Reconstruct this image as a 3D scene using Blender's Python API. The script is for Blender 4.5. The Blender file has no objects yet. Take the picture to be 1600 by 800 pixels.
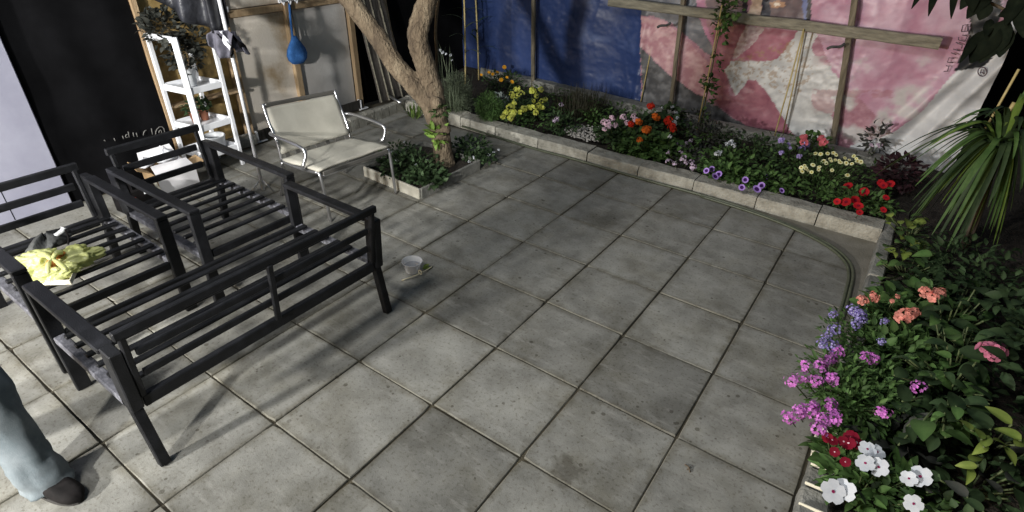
import bpy, math, random
import numpy as np
from mathutils import Vector, Matrix, noise as mnoise
R = math.radians
rng = random.Random(7)
sc = bpy.context.scene
col = sc.collection

# ------------------------------------------------------------------ camera
CP = Vector((1.343, -0.846, 2.013)); YAW, PITCH, ROLL, FPX = -0.598, 0.562, 0.028, 884.7
_f = Vector((math.sin(YAW)*math.cos(PITCH), math.cos(YAW)*math.cos(PITCH), -math.sin(PITCH)))
_r = Vector((math.cos(YAW), -math.sin(YAW), 0)); _u = _r.cross(_f)
CR = _r*math.cos(ROLL)+_u*math.sin(ROLL); CU = _u*math.cos(ROLL)-_r*math.sin(ROLL); CF = _f
cam = bpy.data.cameras.new("camera"); camo = bpy.data.objects.new("camera", cam); col.objects.link(camo)
m = Matrix((CR, CU, -CF)).transposed().to_4x4(); m.translation = CP
camo.matrix_world = m
cam.sensor_width = 36; cam.lens = 36*FPX/1600; cam.clip_start = 0.05; cam.clip_end = 500
sc.camera = camo

# ------------------------------------------------------------------ night light
w = bpy.data.worlds.new("World"); sc.world = w; w.use_nodes = True
nt = w.node_tree; bg = nt.nodes["Background"]
sky = nt.nodes.new("ShaderNodeTexSky"); sky.sky_type = 'NISHITA'; sky.sun_disc = False
sky.sun_elevation = R(6); sky.sun_rotation = R(200)
nt.links.new(sky.outputs[0], bg.inputs[0]); bg.inputs[1].default_value = 0.10
def lamp(name, kind, loc, power, colr, size=0.1, aim=None, angle=60, blend=0.3):
    d = bpy.data.lights.new(name, kind); d.energy = power; d.color = colr
    d.shadow_soft_size = size
    if kind == 'SPOT':
        d.spot_size = R(angle); d.spot_blend = blend
    o = bpy.data.objects.new(name, d); col.objects.link(o); o.location = loc
    if aim: o.rotation_euler = (Vector(aim)-Vector(loc)).to_track_quat('-Z', 'Y').to_euler()
    return o
lamp("porch_lamp", 'SPOT', (0.70, -4.0, 2.4), 1350, (1.0, 0.99, 0.95), 0.12, (-2.60, 0.5, 0.45), 40, 0.3)
lamp("yard_lamp", 'POINT', (-1.6, -4.2, 1.95), 1450, (1.0, 0.985, 0.95), 0.14)
lamp("fill_lamp", 'POINT', (-0.8, -2.0, 4.8), 570, (1.0, 0.985, 0.95), 0.5)  # added overhead fill that evens out floor and beds, no known source
sc.view_settings.view_transform = 'Standard'; sc.view_settings.look = 'None'
sc.view_settings.exposure = 0.0; sc.view_settings.gamma = 1.0

# ------------------------------------------------------------------ measuring: a photo pixel to a point on a real plane
def _d(px, py): return CF+CR*((px-800)/FPX)-CU*((py-400)/FPX)
def atz(px, py, z=0.0):
    d = _d(px, py); return CP+d*((z-CP.z)/d.z)
def aty(px, py, y):
    d = _d(px, py); return CP+d*((y-CP.y)/d.y)
def atx(px, py, x):
    d = _d(px, py); return CP+d*((x-CP.x)/d.x)
def face_on(px, py, b):
    n = Vector((CF.x, CF.y, 0)).normalized(); d = _d(px, py)
    return CP+d*((Vector(b)-CP).dot(n)/d.dot(n))

# ------------------------------------------------------------------ materials
def mat(name, c1, c2=None, scale=8.0, rough=0.6, bump=0.0, bscale=40.0, metal=0.0, c3=None, attr=False, trans=0.0,
        world=False, rnd=0.0, detail=6.0, alpha=None, spec=None, dist=0.01, stretch=None):
    M = bpy.data.materials.new(name); M.use_nodes = True; n = M.node_tree.nodes; L = M.node_tree.links
    b = n["Principled BSDF"]; b.inputs['Roughness'].default_value = rough; b.inputs['Metallic'].default_value = metal
    if spec is not None: b.inputs['Specular IOR Level'].default_value = spec
    c2 = c2 or c1
    tc = n.new("ShaderNodeTexCoord"); geo = n.new("ShaderNodeNewGeometry")
    vec = geo.outputs['Position'] if world else tc.outputs['Object']
    if stretch:
        mp = n.new("ShaderNodeMapping"); mp.inputs['Scale'].default_value = stretch
        L.new(vec, mp.inputs['Vector']); vec = mp.outputs[0]
    oi = n.new("ShaderNodeObjectInfo")
    ad = n.new("ShaderNodeVectorMath"); ad.operation = 'MULTIPLY_ADD'
    L.new(oi.outputs['Random'], ad.inputs[0]); ad.inputs[1].default_value = (37, 53, 71) if rnd else (0, 0, 0); L.new(vec, ad.inputs[2])
    vec = ad.outputs[0]
    no = n.new("ShaderNodeTexNoise"); no.inputs['Scale'].default_value = scale; no.inputs['Detail'].default_value = detail
    no.inputs['Roughness'].default_value = 0.62
    L.new(vec, no.inputs['Vector'])
    rp = n.new("ShaderNodeValToRGB"); e = rp.color_ramp.elements
    e[0].position = 0.34; e[0].color = (*c1, 1); e[1].position = 0.66; e[1].color = (*c2, 1)
    if c3:
        x = e.new(0.5); x.color = (*c3, 1)
    L.new(no.outputs['Fac'], rp.inputs['Fac']); out = rp.outputs[0]
    if attr:
        at = n.new("ShaderNodeAttribute"); at.attribute_name = "tone"
        mx = n.new("ShaderNodeMix"); mx.data_type = 'RGBA'; mx.blend_type = 'MULTIPLY'; mx.inputs[0].default_value = 1
        L.new(out, mx.inputs[6]); L.new(at.outputs['Color'], mx.inputs[7]); out = mx.outputs[2]
    if rnd:
        mr = n.new("ShaderNodeMapRange"); mr.inputs['To Min'].default_value = 1-rnd; mr.inputs['To Max'].default_value = 1+rnd
        L.new(oi.outputs['Random'], mr.inputs['Value'])
        hs = n.new("ShaderNodeHueSaturation"); L.new(mr.outputs[0], hs.inputs['Value']); L.new(out, hs.inputs['Color']); out = hs.outputs[0]
    L.new(out, b.inputs['Base Color'])
    if bump:
        n2 = n.new("ShaderNodeTexNoise"); n2.inputs['Scale'].default_value = bscale; n2.inputs['Detail'].default_value = 4
        L.new(vec, n2.inputs['Vector'])
        bp = n.new("ShaderNodeBump"); bp.inputs['Strength'].default_value = bump; bp.inputs['Distance'].default_value = dist
        L.new(n2.outputs['Fac'], bp.inputs['Height']); L.new(bp.outputs[0], b.inputs['Normal'])
    if trans:
        tr = n.new("ShaderNodeBsdfTranslucent"); L.new(out, tr.inputs['Color'])
        ms = n.new("ShaderNodeMixShader"); ms.inputs[0].default_value = trans
        L.new(b.outputs[0], ms.inputs[1]); L.new(tr.outputs[0], ms.inputs[2]); L.new(ms.outputs[0], n["Material Output"].inputs[0])
    if alpha is not None: b.inputs['Alpha'].default_value = alpha
    M['out'] = 0
    return M

def slab_material():
    M = mat("paving_slab", (.158, .154, .136), (.272, .267, .240), 5.5, .88, .35, 240, world=True, rnd=0.20, c3=(.218, .214, .192), detail=9, dist=.004)
    n = M.node_tree.nodes; L = M.node_tree.links; b = n["Principled BSDF"]
    src = b.inputs['Base Color'].links[0].from_socket
    geo = n.new("ShaderNodeNewGeometry")
    # fine speckle of aggregate and dark pits
    vo = n.new("ShaderNodeTexNoise"); vo.inputs['Scale'].default_value = 75; vo.inputs['Detail'].default_value = 3; L.new(geo.outputs['Position'], vo.inputs['Vector'])
    r1 = n.new("ShaderNodeValToRGB"); e = r1.color_ramp.elements; e[0].position = .30; e[0].color = (.60, .57, .52, 1); e[1].position = .45; e[1].color = (1, 1, 1, 1)
    x = e.new(.68); x.color = (1.0, 1.0, 1.0, 1); x = e.new(.78); x.color = (1.1, 1.1, 1.08, 1)
    L.new(vo.outputs['Fac'], r1.inputs['Fac'])
    m1 = n.new("ShaderNodeMix"); m1.data_type = 'RGBA'; m1.blend_type = 'MULTIPLY'; m1.inputs[0].default_value = .85
    L.new(src, m1.inputs[6]); L.new(r1.outputs[0], m1.inputs[7])
    # brown / mossy broad stains
    st = n.new("ShaderNodeTexNoise"); st.inputs['Scale'].default_value = 2.6; st.inputs['Detail'].default_value = 8; st.inputs['Roughness'].default_value = .7; L.new(geo.outputs['Position'], st.inputs['Vector'])
    r2 = n.new("ShaderNodeValToRGB"); e = r2.color_ramp.elements; e[0].position = .46; e[0].color = (1, 1, 1, 1); e[1].position = .66; e[1].color = (.66, .63, .55, 1)
    L.new(st.outputs['Fac'], r2.inputs['Fac'])
    m2 = n.new("ShaderNodeMix"); m2.data_type = 'RGBA'; m2.blend_type = 'MULTIPLY'; m2.inputs[0].default_value = .75
    L.new(m1.outputs[2], m2.inputs[6]); L.new(r2.outputs[0], m2.inputs[7])
    # dirty rim of every slab (object coordinates run -.25 .. .25)
    tc = n.new("ShaderNodeTexCoord"); ab = n.new("ShaderNodeVectorMath"); ab.operation = 'ABSOLUTE'; L.new(tc.outputs['Object'], ab.inputs[0])
    sp = n.new("ShaderNodeSeparateXYZ"); L.new(ab.outputs[0], sp.inputs[0])
    mxm = n.new("ShaderNodeMath"); mxm.operation = 'MAXIMUM'; L.new(sp.outputs[0], mxm.inputs[0]); L.new(sp.outputs[1], mxm.inputs[1])
    ns = n.new("ShaderNodeTexNoise"); ns.inputs['Scale'].default_value = 14; ns.inputs['Detail'].default_value = 5; L.new(geo.outputs['Position'], ns.inputs['Vector'])
    ma = n.new("ShaderNodeMath"); ma.operation = 'MULTIPLY_ADD'; L.new(ns.outputs['Fac'], ma.inputs[0]); ma.inputs[1].default_value = .075; L.new(mxm.outputs[0], ma.inputs[2])
    r3 = n.new("ShaderNodeMapRange"); r3.inputs['From Min'].default_value = .252; r3.inputs['From Max'].default_value = .282; L.new(ma.outputs[0], r3.inputs['Value'])
    m3 = n.new("ShaderNodeMix"); m3.data_type = 'RGBA'; m3.blend_type = 'MULTIPLY'
    ml = n.new("ShaderNodeMath"); ml.operation = 'MULTIPLY'; ml.inputs[1].default_value = .5; L.new(r3.outputs[0], ml.inputs[0]); L.new(ml.outputs[0], m3.inputs[0])
    L.new(m2.outputs[2], m3.inputs[6]); m3.inputs[7].default_value = (.45, .40, .28, 1)
    # the oily crescent on the slab near the camera
    ce = atz(885, 735); vd = n.new("ShaderNodeVectorMath"); vd.operation = 'DISTANCE'; L.new(geo.outputs['Position'], vd.inputs[0]); vd.inputs[1].default_value = ce
    n4 = n.new("ShaderNodeTexNoise"); n4.inputs['Scale'].default_value = 16; n4.inputs['Detail'].default_value = 8; L.new(geo.outputs['Position'], n4.inputs['Vector'])
    a4 = n.new("ShaderNodeMath"); a4.operation = 'MULTIPLY_ADD'; L.new(n4.outputs['Fac'], a4.inputs[0]); a4.inputs[1].default_value = .22; L.new(vd.outputs['Value'], a4.inputs[2])
    r4 = n.new("ShaderNodeMapRange"); r4.inputs['From Min'].default_value = .15; r4.inputs['From Max'].default_value = .19; r4.inputs['To Min'].default_value = .62; r4.inputs['To Max'].default_value = 0; L.new(a4.outputs[0], r4.inputs['Value'])
    m4 = n.new("ShaderNodeMix"); m4.data_type = 'RGBA'; m4.blend_type = 'MULTIPLY'; L.new(r4.outputs[0], m4.inputs[0]); L.new(m3.outputs[2], m4.inputs[6]); m4.inputs[7].default_value = (.3, .27, .22, 1)
    # sparse dark pits
    pv = n.new("ShaderNodeTexVoronoi"); pv.inputs['Scale'].default_value = 17; L.new(geo.outputs['Position'], pv.inputs['Vector'])
    pg = n.new("ShaderNodeTexNoise"); pg.inputs['Scale'].default_value = 5; L.new(geo.outputs['Position'], pg.inputs['Vector'])
    pa = n.new("ShaderNodeMapRange"); pa.inputs['From Min'].default_value = .44; pa.inputs['From Max'].default_value = .68; pa.inputs['To Min'].default_value = 0; pa.inputs['To Max'].default_value = .20; L.new(pg.outputs['Fac'], pa.inputs['Value'])
    pl_ = n.new("ShaderNodeMath"); pl_.operation = 'LESS_THAN'; L.new(pv.outputs['Distance'], pl_.inputs[0]); L.new(pa.outputs[0], pl_.inputs[1])
    pw = n.new("ShaderNodeMath"); pw.operation = 'MULTIPLY'; pw.inputs[1].default_value = .7; L.new(pl_.outputs[0], pw.inputs[0])
    m5 = n.new("ShaderNodeMix"); m5.data_type = 'RGBA'; m5.blend_type = 'MULTIPLY'; L.new(pw.outputs[0], m5.inputs[0]); L.new(m4.outputs[2], m5.inputs[6]); m5.inputs[7].default_value = (.3, .27, .22, 1)
    # pale efflorescence, stretched along the float marks
    em = n.new("ShaderNodeMapping"); em.inputs['Scale'].default_value = (5, 16, 1); em.inputs['Rotation'].default_value = (0, 0, .25); L.new(geo.outputs['Position'], em.inputs['Vector'])
    en = n.new("ShaderNodeTexNoise"); en.inputs['Scale'].default_value = 1; en.inputs['Detail'].default_value = 7; en.inputs['Roughness'].default_value = .7; L.new(em.outputs[0], en.inputs['Vector'])
    er = n.new("ShaderNodeMapRange"); er.inputs['From Min'].default_value = .54; er.inputs['From Max'].default_value = .78; er.inputs['To Max'].default_value = .7; L.new(en.outputs['Fac'], er.inputs['Value'])
    m6 = n.new("ShaderNodeMix"); m6.data_type = 'RGBA'; L.new(er.outputs[0], m6.inputs[0]); L.new(m5.outputs[2], m6.inputs[6]); m6.inputs[7].default_value = (.36, .35, .32, 1)
    L.new(m6.outputs[2], b.inputs['Base Color'])
    return M

M_SLAB = slab_material()
M_JOINT = mat("joint_dirt", (.020, .017, .011), (.105, .088, .055), 3.5, .95, .6, 90, world=True)
M_CEMENT = mat("cement", (.17, .155, .12), (.26, .24, .20), 6, .9, .5, 120, world=True, detail=9)
M_KERB = mat("kerb_concrete", (.20, .19, .16), (.40, .39, .34), 11, .9, .9, 60, world=True, rnd=.10, c3=(.32, .305, .26), detail=9, dist=.012)
M_KERBD = mat("kerb_grey", (.14, .14, .125), (.27, .265, .24), 8, .9, .8, 60, world=True, rnd=.15, detail=9)
M_SOIL = mat("soil", (.018, .014, .010), (.045, .035, .025), 14, 1, 1, 60, world=True, dist=.03)
M_GRAVEL = mat("gravel", (.28, .26, .24), (.5, .48, .45), 30, .9, rnd=.2)
M_METAL = mat("charcoal_paint", (.005, .0053, .0062), (.013, .0135, .016), 16, .5, .25, 220, rnd=.12, c3=(.008, .0083, .0098), detail=9, spec=.27)
M_METALW = mat("worn_paint", (.05, .05, .06), (.17, .17, .195), 34, .6, .4, 150, rnd=.1, c3=(.10, .10, .115), detail=9)
M_CHROME = mat("chrome_tube", (.55, .55, .56), (.42, .42, .43), 12, .28, metal=.9)
M_SLING = mat("sling_fabric", (.42, .40, .34), (.52, .50, .43), 5, .8, .35, 300, detail=8)
M_STRAP = mat("strap", (.10, .095, .085), rough=.8)
M_WHITE = mat("white_paint", (.78, .79, .82), (.84, .85, .88), 7, .45, rnd=.02)
M_LAV = mat("lavender_wall", (.25, .25, .32), (.32, .32, .395), 3, .85, .25, 320, detail=8)
M_BLACK = mat("black_sheet", (.0035, .0035, .004), (.007, .007, .008), 3, .95, .2, 8, spec=.05)
M_TEXTG = mat("grey_print", (.15, .145, .135), rough=.7)
M_WOOD = mat("post_wood", (.30, .20, .11), (.44, .32, .19), 5, .8, .5, 60, stretch=(6, 6, .8), rnd=.1, detail=8)
M_WOODG = mat("weathered_wood", (.12, .11, .085), (.27, .25, .19), 6, .85, .6, 50, stretch=(1, 5, 5), detail=8)
M_WOODP = mat("pole_wood", (.085, .072, .048), (.20, .17, .12), 6, .85, .6, 50, stretch=(6, 6, .7), detail=8)
M_PLANK = mat("dark_plank", (.028, .024, .02), (.085, .075, .065), 6, .8, .5, 40, stretch=(6, 6, .6), rnd=.4)
M_TAN = mat("plywood", (.36, .24, .13), (.50, .36, .22), 4, .8, .2, 60, stretch=(3, 3, .6), detail=8)
M_BARK = mat("bark", (.070, .050, .032), (.225, .178, .120), 9, .92, .8, 55, c3=(.14, .105, .068), stretch=(1, 1, .45), detail=12, dist=.03)
def bark_cracks(M):
    n = M.node_tree.nodes; L = M.node_tree.links; b = n["Principled BSDF"]; src = b.inputs['Base Color'].links[0].from_socket
    tc = n.new("ShaderNodeTexCoord"); no = n.new("ShaderNodeTexNoise"); no.inputs['Scale'].default_value = 9; no.inputs['Detail'].default_value = 5; L.new(tc.outputs['Object'], no.inputs['Vector'])
    ad = n.new("ShaderNodeVectorMath"); ad.operation = 'MULTIPLY_ADD'; L.new(no.outputs['Color'], ad.inputs[0]); ad.inputs[1].default_value = (.10, .10, .16); L.new(tc.outputs['Object'], ad.inputs[2])
    mp = n.new("ShaderNodeMapping"); mp.inputs['Scale'].default_value = (1, 1, .32); L.new(ad.outputs[0], mp.inputs['Vector'])
    vo = n.new("ShaderNodeTexVoronoi"); vo.feature = 'DISTANCE_TO_EDGE'; vo.inputs['Scale'].default_value = 21; L.new(mp.outputs[0], vo.inputs['Vector'])
    mr = n.new("ShaderNodeMapRange"); mr.inputs['From Max'].default_value = .07; mr.inputs['To Min'].default_value = .62; mr.inputs['To Max'].default_value = 0; L.new(vo.outputs['Distance'], mr.inputs['Value'])
    gate = n.new("ShaderNodeTexNoise"); gate.inputs['Scale'].default_value = 4.5; L.new(tc.outputs['Object'], gate.inputs['Vector'])
    gr = n.new("ShaderNodeMapRange"); gr.inputs['From Min'].default_value = .42; gr.inputs['From Max'].default_value = .62; L.new(gate.outputs['Fac'], gr.inputs['Value'])
    mu = n.new("ShaderNodeMath"); mu.operation = 'MULTIPLY'; L.new(mr.outputs[0], mu.inputs[0]); L.new(gr.outputs[0], mu.inputs[1])
    mx = n.new("ShaderNodeMix"); mx.data_type = 'RGBA'; mx.blend_type = 'MULTIPLY'; L.new(mu.outputs[0], mx.inputs[0]); L.new(src, mx.inputs[6]); mx.inputs[7].default_value = (.22, .17, .13, 1); L.new(mx.outputs[2], b.inputs['Base Color'])
    bp0 = b.inputs['Normal'].links[0].from_node; bp = n.new("ShaderNodeBump"); bp.inputs['Strength'].default_value = .4; bp.inputs['Distance'].default_value = .015; bp.invert = True; L.new(mu.outputs[0], bp.inputs['Height']); L.new(bp0.outputs[0], bp.inputs['Normal']); L.new(bp.outputs[0], b.inputs['Normal'])
bark_cracks(M_BARK)
M_HOSE = mat("hose_green", (.055, .065, .040), (.09, .10, .065), 30, .5)
M_JEANS = mat("jeans", (.095, .118, .13), (.18, .205, .22), 9, .95, .2, 260, detail=8)
M_SHOE = mat("shoe_black", (.006, .0055, .0055), (.014, .012, .012), 20, .8, spec=.12)
M_SHIRT = mat("shirt_grey", (.2, .2, .22), rough=.9)
M_SKIN = mat("skin", (.45, .28, .2), rough=.6)
M_HAIR = mat("hair_dark", (.02, .015, .012), rough=.6)
M_BLUE = mat("blue_knit", (.020, .10, .32), (.045, .17, .46), 20, .9, .8, 130)
M_TERRA = mat("terracotta", (.30, .11, .06), (.38, .16, .09), 8, .85)
M_POT = mat("white_pot", (.62, .64, .66), (.70, .72, .74), 8, .4)
M_CARD = mat("cardboard", (.30, .19, .09), (.38, .26, .14), 6, .9)
M_CARDW = mat("box_print", (.66, .64, .66), (.74, .73, .74), 5, .7)
M_PAPER = mat("paper", (.72, .73, .78), (.82, .83, .87), 6, .8)
M_GREENP = mat("green_print", (.10, .26, .12), (.16, .36, .18), 8, .7)
M_REDP = mat("red_print", (.45, .04, .03), (.6, .10, .04), 30, .6)
M_CREAM = mat("cream_card", (.70, .66, .52), (.78, .74, .60), 5, .7)
M_YBAG = mat("yellow_bag", (.58, .61, .20), (.70, .72, .36), 4, .30, .35, 26, trans=.3, dist=.02)
M_DARKC = mat("dark_cloth", (.022, .024, .024), (.07, .072, .07), 12, .75, .7, 50)
M_CANOPY = mat("canopy_cloth", (.006, .0065, .008), (.045, .047, .058), 7, .4, .5, 40, detail=8)
M_ORANGE = mat("orange_peel", (.5, .17, .03), rough=.6)
M_BAMBOO = mat("bamboo", (.36, .28, .11), (.48, .39, .18), 12, .6)
M_TWIG = mat("twig", (.10, .075, .05), rough=.9)
M_WEED = mat("pale_twig", (.55, .5, .35), rough=.8)
def leafm(name, c1, c2, rough=.5, trans=.22): return mat(name, c1, c2, 14, .62, attr=True, trans=trans, spec=.25, rnd=.10)
M_LF = leafm("leaf_mid", (.045, .095, .025), (.085, .15, .045))
M_LFB = leafm("leaf_bright", (.09, .16, .03), (.16, .24, .05))
M_LFD = leafm("leaf_dark", (.026, .050, .020), (.050, .082, .034))
M_LFG = leafm("leaf_grey", (.085, .11, .065), (.15, .18, .12))
M_LFX = leafm("leaf_dull", (.026, .030, .026), (.055, .056, .048), .6, .1)
M_LFP = leafm("leaf_purple", (.030, .014, .018), (.05, .022, .028))
M_LFY = leafm("leaf_lime", (.11, .16, .03), (.19, .24, .055))
M_LFR = mat("leaf_rubber", (.006, .009, .006), (.012, .016, .010), 14, .85, attr=True, spec=.04)
M_STEM = mat("stem", (.06, .09, .03), (.10, .12, .05), 20, .7)
def pm(name, c, c2=None, t=.2): return mat(name, c, c2 or tuple(min(1, x*1.25+.01) for x in c), 30, .8, attr=True, trans=t, rnd=.2, spec=.1)
P = {k: pm("petal_"+k, *v) for k, v in dict(
    yellow=((.62, .64, .08), (.74, .76, .20)), amber=((.70, .34, .02),), pink=((.72, .46, .58), (.82, .62, .72)), red=((.50, .025, .010),), orange=((.70, .15, .02),),
    white=((.58, .61, .66), (.70, .72, .76)), lilac=((.48, .36, .50), (.6, .5, .62)), purple=((.34, .18, .62), (.50, .34, .78)), throat=((.045, .008, .10),), violet=((.42, .33, .72), (.55, .45, .82)),
    rose=((.60, .14, .17),), cream=((.75, .76, .38), (.84, .84, .55)), scarlet=((.36, .008, .014),), coral=((.82, .27, .22), (.90, .42, .34)),
    blueviolet=((.17, .11, .42), (.42, .36, .72)), magenta=((.56, .13, .54), (.72, .28, .70)), crimson=((.16, .003, .016),), eye=((.30, .02, .10),), paleeye=((.85, .6, .65),), dustypink=((.5, .16, .25),), gold=((.5, .36, .02),)).items()}

# ------------------------------------------------------------------ object helpers
def tag(o, label=None, cat=None, group=None, kind=None):
    if label: o['label'] = label
    if cat: o['category'] = cat
    if group: o['group'] = group
    if kind: o['kind'] = kind
    return o
def empty(name, loc, label=None, cat=None, group=None, kind=None):
    o = bpy.data.objects.new(name, None); col.objects.link(o); o.location = loc; o.empty_display_size = .1
    return tag(o, label, cat, group, kind)
def wloc(o):
    v = Vector((0, 0, 0))
    while o: v = v+o.location; o = o.parent
    return v
class MB:
    def __init__(s): s.v = []; s.f = []; s.m = []; s.t = []; s.sm = []
    def add(s, vs, fs, mi=0, tone=1.0, smooth=False):
        k = len(s.v); s.v += [tuple(x) for x in vs]; s.t += tone if isinstance(tone, list) else [tone]*len(vs)
        for q in fs: s.f.append(tuple(i+k for i in q)); s.m.append(mi); s.sm.append(smooth)
        return s
    def box(s, c, size, rz=0, mi=0, ch=.004):
        c = Vector(c); M = Matrix.Rotation(rz, 3, 'Z'); a = M @ Vector((1, 0, 0))
        return s.bar(c-a*size[0]/2, c+a*size[0]/2, size[1], size[2], M @ Vector((0, 1, 0)), ch, mi)
    def bar(s, p0, p1, w, t, side=(0, 1, 0), ch=.003, mi=0, tone=1.0):
        p0 = Vector(p0); p1 = Vector(p1); ax = (p1-p0).normalized(); sd = Vector(side); sd = (sd-ax*sd.dot(ax)).normalized(); up = ax.cross(sd)
        ch = min(ch, w*.3, t*.3); W = w/2; T = t/2
        pr = [(-W+ch, -T), (W-ch, -T), (W, -T+ch), (W, T-ch), (W-ch, T), (-W+ch, T), (-W, T-ch), (-W, -T+ch)]
        pi = [(a*(1-2*ch/w), b*(1-2*ch/t)) for a, b in pr]
        vs = []
        for base, q in ((p0, pi), (p0+ax*ch, pr), (p1-ax*ch, pr), (p1, pi)): vs += [base+sd*a+up*b for a, b in q]
        fs = [tuple(range(7, -1, -1)), tuple(range(24, 32))]
        for k in range(3):
            for i in range(8): j = (i+1) % 8; fs.append((k*8+i, k*8+j, k*8+8+j, k*8+8+i))
        return s.add(vs, fs, mi, tone)
    def tube(s, pts, r, n=8, mi=0, tone=1.0, cap=True, wob=0):
        pts = [Vector(p) for p in pts]; rs = r if isinstance(r, (list, tuple)) else [r]*len(pts)
        vs = []; ref = None
        for i, p in enumerate(pts):
            t = (pts[min(i+1, len(pts)-1)]-pts[max(i-1, 0)]).normalized()
            if ref is None: ref = t.orthogonal().normalized()
            ref = (ref-t*ref.dot(t)).normalized(); b = t.cross(ref)
            for k in range(n):
                a = 2*math.pi*k/n; q = ref*math.cos(a)+b*math.sin(a)
                rr = rs[i]*(1+(wob*mnoise.noise((p+q*rs[i])*9) if wob else 0)); vs.append(p+q*rr)
        fs = []
        for i in range(len(pts)-1):
            for k in range(n): j = (k+1) % n; fs.append((i*n+k, i*n+j, i*n+n+j, i*n+n+k))
        if cap: fs += [tuple(range(n-1, -1, -1)), tuple(range((len(pts)-1)*n, len(pts)*n))]
        return s.add(vs, fs, mi, tone, True)
    def lathe(s, c, prof, n=20, mi=0, sx=1, sy=1, cap=True):
        c = Vector(c); vs = [c+Vector((r*sx*math.cos(2*math.pi*k/n), r*sy*math.sin(2*math.pi*k/n), z)) for r, z in prof for k in range(n)]
        fs = [(i*n+k, i*n+(k+1) % n, i*n+n+(k+1) % n, i*n+n+k) for i in range(len(prof)-1) for k in range(n)]
        if cap: fs += [tuple(range(n-1, -1, -1))]
        return s.add(vs, fs, mi, 1.0, True)
    def leaf(s, p, d, nrm, L, W, curl=.2, fold=.25, shape=0, tone=1.0, mi=0, segs=3):
        p = Vector(p); d = Vector(d).normalized(); nrm = Vector(nrm); sd = d.cross(nrm)
        if sd.length < 1e-4: sd = d.orthogonal()
        sd.normalize(); up = sd.cross(d)
        vs = []; ts = []; n = segs+1
        for i in range(n+1):
            t = i/n
            if shape == 0: wd = math.sin(math.pi*min(.985, .03+.955*t**.78))**.85
            elif shape == 1: wd = min(1, .4+t*3)*max(.03, 1-t)**.55
            elif shape == 2: wd = (.45+.55*math.sin(math.pi*t**.8))*(1 if t < .9 else .55)
            else: wd = math.sin(math.pi*min(.98, .06+.92*t**1.2))
            wd *= W/2*(1+.10*mnoise.noise(Vector((p.x*31+t*5, p.y*31, p.z*31))))
            c = p+d*(L*t)*(1-curl*.3*t)-up*(curl*L*t*t)
            wv = .10*wd*mnoise.noise(Vector((p.x*17, p.y*17+t*3, 2)))
            vs += [c-sd*wd+up*(fold*wd+wv), c, c+sd*wd+up*(fold*wd-wv)]; ts += [tone*.93, tone*1.28, tone*.93]
        fs = []
        for i in range(n): k = i*3; fs += [(k, k+1, k+4, k+3), (k+1, k+2, k+5, k+4)]
        return s.add(vs, fs, mi, ts, True)
    def petal(s, c, nrm, ang, L, W, tilt=.2, mi=0, tone=1.0, start=0.0):
        c = Vector(c); nrm = Vector(nrm).normalized(); a = nrm.orthogonal().normalized(); b = nrm.cross(a)
        d = a*math.cos(ang)+b*math.sin(ang); sd = nrm.cross(d)
        q = lambda x, y, z: c+d*x+sd*y+nrm*z
        s0 = start*L
        vs = [q(s0, -W*.12, 0), q(s0, W*.12, 0), q(s0+(L-s0)*.55, -W*.5, tilt*L*.6), q(s0+(L-s0)*.55, W*.5, tilt*L*.6), q(L*.93, -W*.36, tilt*L*.8), q(L*.93, W*.36, tilt*L*.8), q(L, 0, tilt*L*.72), q(s0+(L-s0)*.55, 0, tilt*L*.42)]
        return s.add(vs, [(0, 1, 7), (0, 7, 2), (1, 3, 7), (2, 7, 6, 4), (7, 3, 5, 6)], mi, tone, True)
    def floret(s, c, nrm, r, n=5, wf=1.1, tilt=.2, mi=0, tone=1.0, rot=None):
        rot = rng.uniform(0, 6.28) if rot is None else rot
        for k in range(n): s.petal(c, nrm, rot+2*math.pi*k/n, r, r*wf, tilt, mi, tone*rng.uniform(.9, 1.08))
        return s
    def mesh(s, name, mats, off=Vector((0, 0, 0))):
        me = bpy.data.meshes.new(name)
        me.from_pydata([(a-off.x, b-off.y, c-off.z) for a, b, c in s.v], [], s.f)
        for x in mats: me.materials.append(x)
        me.polygons.foreach_set('material_index', s.m); me.polygons.foreach_set('use_smooth', s.sm)
        if any(t != 1.0 for t in s.t):
            at = me.attributes.new("tone", 'FLOAT_COLOR', 'POINT')
            arr = np.ones((len(s.v), 4), np.float32); arr[:, 0] = arr[:, 1] = arr[:, 2] = s.t
            at.data.foreach_set('color', arr.ravel())
        else:
            at = me.attributes.new("tone", 'FLOAT_COLOR', 'POINT'); at.data.foreach_set('color', np.ones(len(s.v)*4, np.float32))
        me.update(); return me
    def build(s, name, mats, parent=None, kind=None):
        mats = mats if isinstance(mats, (list, tuple)) else [mats]
        o = bpy.data.objects.new(name, s.mesh(name, mats, wloc(parent) if parent else Vector((0, 0, 0)))); col.objects.link(o)
        if parent: o.parent = parent
        if kind: o['kind'] = kind
        return o
def put(name, me, parent, pos, rot=None, scale=1.0):
    o = bpy.data.objects.new(name, me); col.objects.link(o); o.parent = parent
    o.location = Vector(pos)-wloc(parent) if parent else pos
    if rot is not None: o.rotation_euler = rot
    o.scale = (scale,)*3
    return o
def up_to(nrm, spin=0.0):
    return (Vector(nrm).to_track_quat('Z', 'Y').to_matrix().to_4x4() @ Matrix.Rotation(spin, 4, 'Z')).to_euler()
def bend(pts, k=6):
    """smooth polyline through points"""
    P_ = [Vector(p) for p in pts]; out = []
    for i in range(len(P_)-1):
        a = P_[max(i-1, 0)]; b = P_[i]; c = P_[i+1]; d = P_[min(i+2, len(P_)-1)]
        for j in range(k):
            t = j/k; out.append(.5*((2*b)+(c-a)*t+(2*a-5*b+4*c-d)*t*t+(3*b-a-3*c+d)*t**3))
    return out+[P_[-1]]

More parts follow.
